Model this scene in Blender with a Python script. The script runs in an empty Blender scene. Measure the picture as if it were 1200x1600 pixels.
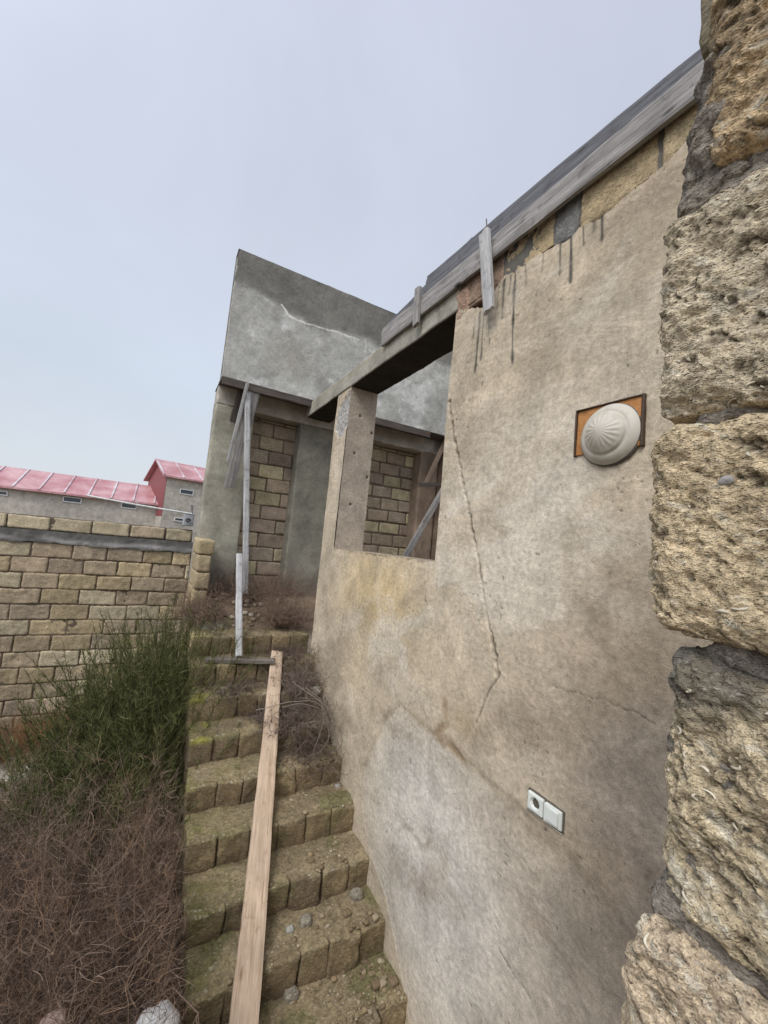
import bpy, math, random
import numpy as np
from mathutils import Matrix, Vector
random.seed(7); RNG = np.random.default_rng(11)
C = bpy.context.scene.collection
S = 1.6          # metres from the camera to the plastered wall
ZC = 2.75        # camera height above the yard

# ---------------------------------------------------------------- camera frame
FPX = 640.0
_up = np.array([732., -7620., FPX]); _up /= np.linalg.norm(_up)
_fw = np.array([-357., 21., FPX]); _fw -= _up*(_fw@_up); _fw /= np.linalg.norm(_fw)
_rt = np.cross(_fw, _up)
M = np.array([_rt, _fw, _up])
CAM = np.array([0, 0, ZC])
def ray(x, y): return M @ np.array([x-600., y-800., FPX])
def oX(x, y, d=1.0): r = ray(x, y); return r*(d*S/r[0]) + CAM      # point of a plane X = d
def oY(x, y, d): r = ray(x, y); return r*(d*S/r[1]) + CAM
def oZ(x, y, d): r = ray(x, y); return r*(d*S/r[2]) + CAM
def W(X, Y, Z): return np.array([X*S, Y*S, Z*S+ZC])

# ---------------------------------------------------------------- noise (numpy)
def _h(i, j, k, s):
    n = (i*73856093) ^ (j*19349663) ^ (k*83492791) ^ (s*2654435761 & 0x7fffffff)
    n = (n ^ (n >> 13)) * 1274126177 & 0x7fffffff
    n = (n ^ (n >> 16)) * 668265263 & 0x7fffffff
    return ((n >> 7) & 0xffff)/32767.5 - 1.0
def vn(p, s=0):
    p = np.asarray(p, float); f = np.floor(p); t = p-f; f = f.astype(np.int64); t = t*t*(3-2*t)
    i, j, k = f[:, 0], f[:, 1], f[:, 2]; a, b, c = t[:, 0], t[:, 1], t[:, 2]
    def L(x, y, w): return x+(y-x)*w
    x0 = L(L(_h(i, j, k, s), _h(i+1, j, k, s), a), L(_h(i, j+1, k, s), _h(i+1, j+1, k, s), a), b)
    x1 = L(L(_h(i, j, k+1, s), _h(i+1, j, k+1, s), a), L(_h(i, j+1, k+1, s), _h(i+1, j+1, k+1, s), a), b)
    return L(x0, x1, c)
def fbm(p, o=4, s=0, g=.5):
    p = np.asarray(p, float); r = np.zeros(len(p)); A = 1; n = 0
    for q in range(o): r += A*vn(p, s+q*17); n += A; A *= g; p = p*2.03+3.1
    return r/n
def sst(a, b, x): t = np.clip((x-a)/(b-a), 0, 1); return t*t*(3-2*t)

# ---------------------------------------------------------------- objects
def thing(name, label, cat, loc, group=None):
    o = bpy.data.objects.new(name, None); C.objects.link(o); o.location = loc
    o.empty_display_size = .1; tag(o, label, cat, group); return o
def tag(o, label, cat, group=None, kind=None):
    if label: o['label'] = label
    if cat: o['category'] = cat
    if group: o['group'] = group
    if kind: o['kind'] = kind
    return o
def mob(name, V, F, mat, parent=None, col=None, smooth=True, origin=None):
    """V (n,3) world; F list of int arrays (m,4)/(m,3)"""
    V = np.asarray(V, np.float32).reshape(-1, 3)
    if isinstance(F, np.ndarray): F = [F]
    F = [np.asarray(f, np.int32) for f in F if len(f)]
    loops = np.concatenate([f.ravel() for f in F]); cnt = np.concatenate([np.full(len(f), f.shape[1], np.int32) for f in F])
    st = np.concatenate([[0], np.cumsum(cnt)[:-1]]).astype(np.int32)
    if origin is None: origin = np.array(parent.location) if parent is not None else np.array([V[:, 0].mean(), V[:, 1].mean(), V[:, 2].min()])
    me = bpy.data.meshes.new(name); me.vertices.add(len(V)); me.loops.add(len(loops)); me.polygons.add(len(cnt))
    me.vertices.foreach_set('co', (V-np.asarray(origin, np.float32)).ravel())
    me.loops.foreach_set('vertex_index', loops); me.polygons.foreach_set('loop_start', st)
    me.update(calc_edges=True); me.validate()
    if col is not None:
        a = me.color_attributes.new('Col', 'FLOAT_COLOR', 'POINT')
        c4 = np.ones((len(V), 4), np.float32); c4[:, :3] = col; a.data.foreach_set('color', c4.ravel())
    me.polygons.foreach_set('use_smooth', np.full(len(me.polygons), smooth))
    me.materials.append(mat)
    o = bpy.data.objects.new(name, me); C.objects.link(o)
    if parent is not None: o.parent = parent
    else: o.location = origin
    return o
class B:      # collects pieces into one mesh
    def __init__(s): s.V = []; s.F4 = []; s.F3 = []; s.Cc = []; s.n = 0
    def add(s, V, F, col=(1, 1, 1)):
        V = np.asarray(V, float); F = np.asarray(F)+s.n
        (s.F4 if F.shape[1] == 4 else s.F3).append(F); s.V.append(V); s.n += len(V)
        c = np.asarray(col, float); s.Cc.append(np.broadcast_to(c, (len(V), 3)))
    def build(s, name, mat, parent=None, smooth=True):
        F = []
        if s.F4: F.append(np.concatenate(s.F4))
        if s.F3: F.append(np.concatenate(s.F3))
        return mob(name, np.concatenate(s.V), F, mat, parent, np.concatenate(s.Cc), smooth)

def lattice(n):
    """surface lattice of a box with n=(a,b,c) cells -> integer coords, quads"""
    a, b, c = n; P = []; Q = []; o = 0
    for ax in range(3):
        u, v = [(1, 2), (2, 0), (0, 1)][ax]
        for side in (0, 1):
            U, Vv = np.meshgrid(np.arange(n[u]+1), np.arange(n[v]+1), indexing='ij')
            p = np.zeros((U.size, 3), int); p[:, u] = U.ravel(); p[:, v] = Vv.ravel(); p[:, ax] = side*n[ax]
            I = np.arange(U.size).reshape(U.shape)+o
            q = np.stack([I[:-1, :-1], I[1:, :-1], I[1:, 1:], I[:-1, 1:]], -1).reshape(-1, 4)
            if side == 0: q = q[:, ::-1]
            P.append(p); Q.append(q); o += U.size
    P = np.concatenate(P); Q = np.concatenate(Q)
    k = P[:, 0]*(b+1)*(c+1)+P[:, 1]*(c+1)+P[:, 2]
    _, idx, inv = np.unique(k, return_index=True, return_inverse=True)
    return P[idx], inv.reshape(-1)[Q]
def stone(lo, hi, cell=.02, r=.012, amp=.004, fr=18., s=0, warp=.004, maxn=200):
    lo = np.asarray(lo, float); hi = np.asarray(hi, float); h = (hi-lo)/2; c = (hi+lo)/2
    n = [int(min(maxn, max(2, round(x*2/cell)))) for x in h]
    P, Q = lattice(n); q = (P/np.array(n)*2-1)*h
    r = min(r, h.min()*.95); inn = np.clip(q, -(h-r), h-r); d = q-inn
    d /= np.maximum(np.linalg.norm(d, axis=1, keepdims=True), 1e-9)
    p = inn+d*r+c
    low = np.stack([vn(p*5+s*3.7, s+5), vn(p*5+9+s, s+6), vn(p*5+19, s+7)], 1)*warp
    p = p+low+d*(amp*fbm(p*fr+s*1.3, 4, s, .6))[:, None]
    return p, Q
def box(lo, hi):
    return stone(lo, hi, cell=10, r=.0001, amp=0, warp=0, maxn=2)
def grid(us, vs, fn, keep=None):
    U, Vv = np.meshgrid(us, vs, indexing='ij'); I = np.arange(U.size).reshape(U.shape)
    q = np.stack([I[:-1, :-1], I[1:, :-1], I[1:, 1:], I[:-1, 1:]], -1).reshape(-1, 4)
    if keep is not None:
        uc = (us[:-1]+us[1:])/2; vc = (vs[:-1]+vs[1:])/2; UC, VC = np.meshgrid(uc, vc, indexing='ij')
        q = q[keep(UC.ravel(), VC.ravel())]
    return fn(U.ravel(), Vv.ravel()), q
def lin(a, b, step, extra=()):
    x = np.linspace(a, b, max(2, int(round(abs(b-a)/step))+1))
    for e in extra:                      # snap the nearest interior line
        x[np.argmin(abs(x-e))] = e
    return x
def seg_d(u, v, pl):
    """distance to a polyline, and the fraction along it"""
    best = np.full(len(u), 1e9); fr = np.zeros(len(u)); n = len(pl)-1
    for i in range(n):
        a = np.array(pl[i]); b = np.array(pl[i+1]); ab = b-a
        t = np.clip(((u-a[0])*ab[0]+(v-a[1])*ab[1])/(ab@ab+1e-12), 0, 1)
        d = np.hypot(u-a[0]-t*ab[0], v-a[1]-t*ab[1]); m = d < best
        best[m] = d[m]; fr[m] = (i+t[m])/n
    return best, fr
def inside(u, v, pl):
    r = np.zeros(len(u), bool); n = len(pl)
    for i in range(n):
        x1, y1 = pl[i]; x2, y2 = pl[(i+1) % n]
        c = ((y1 > v) != (y2 > v)) & (u < (x2-x1)*(v-y1)/(y2-y1+1e-12)+x1); r ^= c
    return r
def tubes(P, R, col, sides=3):
    """P (N,K,3), R (N,K), col (N,3) -> V, F, col"""
    N, K, _ = P.shape
    T = np.gradient(P, axis=1); T /= np.maximum(np.linalg.norm(T, axis=2, keepdims=True), 1e-9)
    a = np.where(abs(T[..., 2:3]) < .9, np.array([0, 0, 1.]), np.array([1., 0, 0]))
    X = np.cross(T, a); X /= np.maximum(np.linalg.norm(X, axis=2, keepdims=True), 1e-9); Y = np.cross(T, X)
    th = np.arange(sides)*2*math.pi/sides
    V = P[:, :, None]+R[:, :, None, None]*(np.cos(th)[:, None]*X[:, :, None]+np.sin(th)[:, None]*Y[:, :, None])
    I = np.arange(N*K*sides).reshape(N, K, sides); J = np.roll(I, -1, axis=2)
    F = np.stack([I[:, :-1], J[:, :-1], J[:, 1:], I[:, 1:]], -1).reshape(-1, 4)
    return V.reshape(-1, 3), F, np.repeat(col, K*sides, axis=0)
def wander(start, d, L, K, curl, droop=0., rng=RNG):
    N = len(start); P = np.zeros((N, K, 3)); P[:, 0] = start; st = (L/(K-1))[:, None]
    for k in range(1, K):
        d = d+rng.normal(0, curl, (N, 3)); d[:, 2] -= droop; d /= np.linalg.norm(d, axis=1, keepdims=True)
        P[:, k] = P[:, k-1]+d*st
    return P

# ---------------------------------------------------------------- materials
def mat(name, rough=.9, spec=.25):
    m = bpy.data.materials.new(name); m.use_nodes = True; nt = m.node_tree
    b = nt.nodes['Principled BSDF']; b.inputs['Roughness'].default_value = rough
    b.inputs['Specular IOR Level'].default_value = spec
    return m, nt, b
def N(nt, t, **k):
    n = nt.nodes.new(t)
    for a, v in k.items(): setattr(n, a, v)
    return n
def noise(nt, co, scale, detail=6, rough=.6, dist=0., dim='3D'):
    n = N(nt, 'ShaderNodeTexNoise'); n.inputs['Scale'].default_value = scale; n.inputs['Detail'].default_value = detail
    n.inputs['Roughness'].default_value = rough; n.inputs['Distortion'].default_value = dist
    nt.links.new(co, n.inputs['Vector']); return n.outputs['Fac']
def voro(nt, co, scale, feature='F1', rnd=1.):
    n = N(nt, 'ShaderNodeTexVoronoi'); n.feature = feature; n.inputs['Scale'].default_value = scale
    n.inputs['Randomness'].default_value = rnd; nt.links.new(co, n.inputs['Vector']); return n
def ramp(nt, f, stops):
    n = N(nt, 'ShaderNodeValToRGB'); e = n.color_ramp.elements
    while len(e) < len(stops): e.new(.5)
    for i, (p, c) in enumerate(stops):
        e[i].position = p; e[i].color = (c, c, c, 1) if isinstance(c, (int, float)) else (*c, 1)
    nt.links.new(f, n.inputs['Fac']); return n.outputs['Color']
def mix(nt, a, b, f, mode='MIX'):
    n = N(nt, 'ShaderNodeMix', data_type='RGBA', blend_type=mode)
    for v, k in ((f, 'Factor'), (a, 'A'), (b, 'B')):
        s = [i for i in n.inputs if i.name == k and (i.type == ('VALUE' if k == 'Factor' else 'RGBA'))][0]
        if isinstance(v, (int, float)): s.default_value = v
        elif isinstance(v, tuple): s.default_value = (*v, 1)
        else: nt.links.new(v, s)
    return [o for o in n.outputs if o.type == 'RGBA'][0]
def mth(nt, op, a, b=0.):
    n = N(nt, 'ShaderNodeMath', operation=op)
    for i, v in enumerate((a, b)):
        if isinstance(v, (int, float)): n.inputs[i].default_value = v
        else: nt.links.new(v, n.inputs[i])
    return n.outputs[0]
def bump(nt, b, h, dist, strength=1.):
    n = N(nt, 'ShaderNodeBump'); n.inputs['Distance'].default_value = dist; n.inputs['Strength'].default_value = strength
    nt.links.new(h, n.inputs['Height'])
    if b.inputs['Normal'].is_linked: nt.links.new(b.inputs['Normal'].links[0].from_socket, n.inputs['Normal'])
    nt.links.new(n.outputs[0], b.inputs['Normal'])
def co(nt, scale=None, rot=None):
    t = N(nt, 'ShaderNodeTexCoord').outputs['Object']
    if scale or rot:
        m = N(nt, 'ShaderNodeMapping'); nt.links.new(t, m.inputs['Vector'])
        if scale: m.inputs['Scale'].default_value = scale
        if rot: m.inputs['Rotation'].default_value = rot
        t = m.outputs[0]
    return t
def attr(nt): n = N(nt, 'ShaderNodeAttribute'); n.attribute_name = 'Col'; return n.outputs['Color']

def m_plaster(name, fine=1., bmp=.0025):
    m, nt, b = mat(name, .88, .2); c = co(nt)
    n1 = noise(nt, c, 3.5, 8, .62, .8); n2 = noise(nt, c, 38, 5, .65); n3 = noise(nt, c, 260, 3, .6)
    cs = co(nt, (1, .8, 1.0), (.6, 0, 0)); sw = noise(nt, cs, 4.2, 9, .66, 1.1)
    col = mix(nt, attr(nt), ramp(nt, n1, [(.3, .78), (.7, 1.2)]), .8*fine, 'MULTIPLY')
    col = mix(nt, col, ramp(nt, sw, [(.32, .8), (.5, 1.0), (.68, 1.22)]), .55*fine, 'MULTIPLY')
    col = mix(nt, col, ramp(nt, n2, [(.3, .72), (.7, 1.24)]), .8*fine, 'MULTIPLY')
    col = mix(nt, col, ramp(nt, n3, [(.3, .70), (.7, 1.28)]), .8, 'MULTIPLY')
    n4 = noise(nt, co(nt, (1, .6, 1.6), (.9, 0, 0)), 14, 6, .7, 2.2); col = mix(nt, col, ramp(nt, n4, [(.34, .80), (.5, 1.), (.66, 1.2)]), .4*fine, 'MULTIPLY')
    sp = noise(nt, c, 75, 2, .5); col = mix(nt, col, (.09, .075, .06), ramp(nt, sp, [(.72, 0.), (.76, .7)]))
    nt.links.new(col, b.inputs['Base Color'])
    bump(nt, b, sw, bmp*4.0); bump(nt, b, n2, bmp*1.3); bump(nt, b, n3, bmp*.35); return m
def m_coquina(name, sc=1., shells=.5, bmp=.006, pit=.5):
    m, nt, b = mat(name, .95, .15); c = co(nt); cs = co(nt, (1, 1, 1.9), (.35, .1, 0))
    n1 = noise(nt, c, 6*sc, 6, .6, .3); n2 = noise(nt, cs, 55*sc, 8, .72, .5); v = voro(nt, cs, 60*sc); v2 = voro(nt, cs, 150*sc)
    col = mix(nt, attr(nt), ramp(nt, n1, [(.3, .72), (.7, 1.2)]), .8, 'MULTIPLY')
    col = mix(nt, col, ramp(nt, n2, [(.3, .38), (.5, 1.0), (.7, 1.62)]), .85, 'MULTIPLY')
    vc = N(nt, 'ShaderNodeSeparateColor'); nt.links.new(v.outputs['Color'], vc.inputs[0])
    col = mix(nt, col, (.62, .56, .45), mth(nt, 'MULTIPLY', ramp(nt, vc.outputs[0], [(.8, 0.), (.88, shells)]), ramp(nt, v.outputs['Distance'], [(.1, 1.), (.45, 0.)])))
    pits = ramp(nt, mth(nt, 'MULTIPLY', n2, mth(nt, 'ADD', v2.outputs['Distance'], .35)), [(.2, 1.), (.33, 0.)])
    col = mix(nt, col, (.05, .04, .03), mth(nt, 'MULTIPLY', pits, pit))
    nt.links.new(col, b.inputs['Base Color'])
    bump(nt, b, n2, bmp); bump(nt, b, v2.outputs['Distance'], bmp*.35); return m
def m_concrete(name, bmp=.003):
    m, nt, b = mat(name, .9, .2); c = co(nt)
    n1 = noise(nt, c, 4, 8, .65, .5); n2 = noise(nt, c, 30, 6, .7); n3 = noise(nt, c, 170, 3, .6)
    col = mix(nt, attr(nt), ramp(nt, n1, [(.28, .62), (.72, 1.32)]), .9, 'MULTIPLY')
    col = mix(nt, col, ramp(nt, n2, [(.3, .72), (.7, 1.25)]), .7, 'MULTIPLY')
    col = mix(nt, col, ramp(nt, n3, [(.3, .85), (.7, 1.12)]), .6, 'MULTIPLY')
    col = mix(nt, col, (1.05, 1.0, .93), 1., 'MULTIPLY')
    nt.links.new(col, b.inputs['Base Color']); bump(nt, b, n2, bmp); bump(nt, b, n3, bmp*.4); return m
def m_wood(name, c1, c2, dark=(.03, .025, .02), knots=.6):
    m, nt, b = mat(name, .85, .2); c = co(nt, (1.2, 16, 16)); c0 = co(nt)
    w = noise(nt, c, 3.2, 7, .68, .7); f = noise(nt, co(nt, (4, 120, 120)), 3, 4, .6); s = noise(nt, c0, 3., 5, .6)
    col = mix(nt, c1, c2, ramp(nt, w, [(.3, 0.), (.7, 1.)]))
    col = mix(nt, col, ramp(nt, f, [(.3, .75), (.7, 1.2)]), .8, 'MULTIPLY')
    col = mix(nt, col, ramp(nt, s, [(.3, .7), (.7, 1.25)]), .7, 'MULTIPLY')
    k = voro(nt, co(nt, (3.2, 11, 3)), 1.); col = mix(nt, col, dark, mth(nt, 'MULTIPLY', ramp(nt, k.outputs['Distance'], [(.07, 1.), (.14, 0.)]), knots))
    g = noise(nt, co(nt, (1.0, 40, 40)), 2.2, 3, .5); col = mix(nt, col, dark, ramp(nt, g, [(.68, 0.), (.74, .75)]))
    st_ = noise(nt, c0, 11, 7, .7, 1.); col = mix(nt, col, dark, mth(nt, 'MULTIPLY', ramp(nt, st_, [(.56, 0.), (.72, 1.)]), .45))
    nt.links.new(col, b.inputs['Base Color']); bump(nt, b, w, .0025); bump(nt, b, f, .0012); return m
def m_plain(name, col, rough=.6, spec=.4, var=.25, sc=20, bmp=0.):
    m, nt, b = mat(name, rough, spec); n = noise(nt, co(nt), sc, 5, .6)
    nt.links.new(mix(nt, col, ramp(nt, n, [(.3, 1-var), (.7, 1+var)]), 1., 'MULTIPLY'), b.inputs['Base Color'])
    if bmp: bump(nt, b, n, bmp)
    return m
def m_veg(name, rough=.75):
    m, nt, b = mat(name, rough, .2); nt.links.new(attr(nt), b.inputs['Base Color']); return m
def m_earth(name):
    m, nt, b = mat(name, .97, .1); c = co(nt)
    n1 = noise(nt, c, 1.3, 8, .65); n2 = noise(nt, c, 25, 8, .7); v = voro(nt, c, 30)
    col = mix(nt, (.13, .09, .06), (.26, .21, .155), ramp(nt, n1, [(.35, 0.), (.65, 1.)]))
    col = mix(nt, col, ramp(nt, n2, [(.3, .55), (.7, 1.4)]), .9, 'MULTIPLY')
    nt.links.new(col, b.inputs['Base Color']); bump(nt, b, n2, .02); bump(nt, b, v.outputs['Distance'], .01); return m
def m_roof(name):
    m, nt, b = mat(name, .38, .5); c = co(nt); n = noise(nt, c, .9, 6, .6); n2 = noise(nt, c, 8, 4, .6)
    col = mix(nt, (.36, .13, .135), (.55, .33, .33), ramp(nt, n, [(.35, 0.), (.65, 1.)]))
    col = mix(nt, col, ramp(nt, n2, [(.3, .85), (.7, 1.12)]), .8, 'MULTIPLY'); col = mix(nt, col, attr(nt), 1., 'MULTIPLY')
    nt.links.new(col, b.inputs['Base Color']); return m

PL = m_plaster('lime_plaster'); CQ = m_coquina('coquina'); CQN = m_coquina('coquina_near', 2.6, .8, .006, .7)
CQS = m_coquina('coquina_stair', .9, .35, .009, .5); CN = m_concrete('concrete'); WG = m_wood('weathered_timber', (.17, .16, .148), (.37, .35, .325), knots=.9)
WB = m_wood('damp_timber', (.10, .085, .07), (.22, .19, .16)); WG2 = m_wood('sooty_timber', (.075, .075, .08), (.17, .168, .175)); WD = m_wood('dark_timber', (.055, .045, .038), (.12, .10, .085)); WP = m_wood('pine_timber', (.40, .285, .19), (.58, .455, .335), (.16, .08, .045), .8)
WL = m_wood('pale_timber', (.30, .29, .28), (.50, .49, .475)); VG = m_veg('foliage'); TW = m_veg('dead_twigs', .85); EA = m_earth('earth')
RF = m_roof('red_metal'); GL = m_plain('dark_glass', (.03, .04, .045), .15, .6, .2); WH = m_plain('white_frame', (.62, .62, .60), .5)
GR = m_concrete('far_render', .01)

# ---------------------------------------------------------------- world, sun, camera
w = bpy.data.worlds.new('World'); bpy.context.scene.world = w; w.use_nodes = True; nt = w.node_tree
bg = nt.nodes['Background']; sky = nt.nodes.new('ShaderNodeTexSky'); sky.sky_type = 'NISHITA'; sky.sun_disc = False
SUN_EL, SUN_AZ = math.radians(48), math.radians(238)     # azimuth clockwise from +Y
sky.sun_elevation = SUN_EL; sky.sun_rotation = SUN_AZ; sky.air_density = 1.0; sky.dust_density = 2.0
tc = nt.nodes.new('ShaderNodeTexCoord'); sx = nt.nodes.new('ShaderNodeSeparateXYZ'); nt.links.new(tc.outputs['Generated'], sx.inputs[0])
cl = ramp(nt, sx.outputs[2], [(0., (5.5, 5.8, 6.1)), (.3, (4.85, 5.4, 6.2)), (.6, (4.75, 5.12, 6.0)), (1., (4.3, 4.55, 5.5))])
nz = noise(nt, tc.outputs['Generated'], 1.6, 5, .55, .4)
cl = mix(nt, cl, ramp(nt, nz, [(.25, .9), (.75, 1.08)]), 1., 'MULTIPLY')
dp = nt.nodes.new('ShaderNodeVectorMath'); dp.operation = 'DOT_PRODUCT'; nt.links.new(tc.outputs['Generated'], dp.inputs[0])
dp.inputs[1].default_value = (math.sin(SUN_AZ)*math.cos(SUN_EL), math.cos(SUN_AZ)*math.cos(SUN_EL), math.sin(SUN_EL))
glow = mth(nt, 'ADD', 1.0, mth(nt, 'MULTIPLY', 1.5, mth(nt, 'POWER', mth(nt, 'MAXIMUM', dp.outputs['Value'], 0.0), 2.5)))
gl = N(nt, 'ShaderNodeVectorMath', operation='SCALE'); nt.links.new(cl, gl.inputs[0]); nt.links.new(glow, gl.inputs['Scale']); cl = gl.outputs[0]
nt.links.new(mix(nt, sky.outputs[0], cl, .93), bg.inputs['Color']); bg.inputs['Strength'].default_value = .095
sl = bpy.data.lights.new('sun', 'SUN'); sl.energy = 1.5; sl.angle = math.radians(25); sl.color = (1., .97, .93)
so = bpy.data.objects.new('sun', sl); C.objects.link(so)
sd = Vector((math.sin(SUN_AZ)*math.cos(SUN_EL), math.cos(SUN_AZ)*math.cos(SUN_EL), math.sin(SUN_EL)))
so.rotation_euler = sd.to_track_quat('Z', 'Y').to_euler()
cd = bpy.data.cameras.new('camera'); co_ = bpy.data.objects.new('camera', cd); C.objects.link(co_)
cd.sensor_fit = 'HORIZONTAL'; cd.sensor_width = 36; cd.lens = FPX/1200*36; cd.clip_start = .02; cd.clip_end = 2000
R = Matrix(((M[0, 0], -M[0, 1], -M[0, 2], 0), (M[1, 0], -M[1, 1], -M[1, 2], 0), (M[2, 0], -M[2, 1], -M[2, 2], ZC), (0, 0, 0, 1)))
co_.matrix_world = R; bpy.context.scene.camera = co_
vs = bpy.context.scene.view_settings; vs.view_transform = 'Standard'; vs.look = 'None'; vs.exposure = 0.5; vs.gamma = 1

# ================================================================ GROUND
gx = np.concatenate([np.linspace(-400, -9, 24), np.linspace(-8, 8, 200), np.linspace(9, 400, 24)])
gy = np.concatenate([np.linspace(-60, -3, 8), np.linspace(-2, 9, 150), np.linspace(10, 900, 30)])
def gfn(u, v):
    p = np.stack([u, v, u*0], 1); near = np.exp(-((u)**2+(v-3)**2)/90)
    z = near*(.07*fbm(p*1.1, 4, 3)+.025*fbm(p*7, 3, 4))
    return np.stack([u, v, z-.02], 1)
V, F = grid(gx, gy, gfn); g = mob('ground', V, F, EA); tag(g, None, None, kind='structure')

# ================================================================ MAIN PLASTERED WALL
Y0, Y1 = .2, 2.645*S; ZT = 1.117*S+ZC; ZB = 0.0
WY0, WY1, WZ0, WZ1 = 1.352*S, 2.425*S, -.042*S+ZC, 1.02*S+ZC
ys = lin(Y0, Y1, .0062, (WY0, WY1)); zs = lin(.0, ZT, .0062, (WZ0, WZ1))
def YZ(px): return [tuple(oX(*p)[1:]) for p in px]
crack = YZ([(703, 628), (708, 670), (722, 740), (736, 810), (748, 880), (758, 945), (768, 1000), (778, 1055)])
crack2 = YZ([(778, 1058), (764, 1078), (752, 1105), (744, 1128)])
crack3 = YZ([(537, 960), (535, 985), (528, 1000), (533, 1020)])
crack4 = YZ([(860, 1070), (900, 1082), (960, 1098), (1020, 1130)])
crack5 = YZ([(778, 1480), (800, 1520), (830, 1560)])
patch = YZ([(562, 1225), (585, 1170), (605, 1130), (622, 1098), (650, 1125), (690, 1160), (735, 1195), (780, 1240), (830, 1300), (880, 1380), (900, 1480), (880, 1640), (700, 1700), (640, 1600), (600, 1400), (572, 1320)])
edge = YZ([(562, 1225), (578, 1180), (600, 1135), (622, 1100), (648, 1122), (690, 1160), (735, 1197), (775, 1235), (820, 1275)])
gouge = YZ([(684, 1085), (690, 1120), (675, 1140), (700, 1160), (725, 1190)])
drips = [((804, 430), (801, 568), 1.1), ((797, 436), (795, 460), .7), ((787, 442), (785, 497), .9), ((779, 452), (777, 480), .7),
         ((768, 470), (766, 512), .7), ((750, 492), (743, 582), 1.), ((756, 490), (752, 562), .9), ((742, 500), (739, 530), .7), ((763, 478), (765, 538), .6),
         ((876, 372), (875, 430), .9), ((893, 360), (891, 443), 1.1), ((912, 350), (912, 383), 1.), ((941, 326), (940, 376), 1.1), ((931, 333), (929, 360), .7),
         ((848, 400), (847, 425), .5), ((820, 418), (822, 445), .5)]
def blob(u, v, px, ry, rz):
    c = oX(*px)[1:]; return np.exp(-((u-c[0])/ry)**2-((v-c[1])/rz)**2)
def L3(c, c2, t): return c+(np.array(c2)-c)*t[:, None]
bot = YZ([(1075, 215), (1062, 233), (1000, 290), (960, 322), (935, 342), (905, 356), (890, 372), (845, 395), (787, 433), (772, 452), (760, 480), (735, 480), (718, 482)])
by = np.array([b[0] for b in bot]); bz = np.array([b[1] for b in bot]); o_ = np.argsort(by); by, bz = by[o_], bz[o_]
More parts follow.
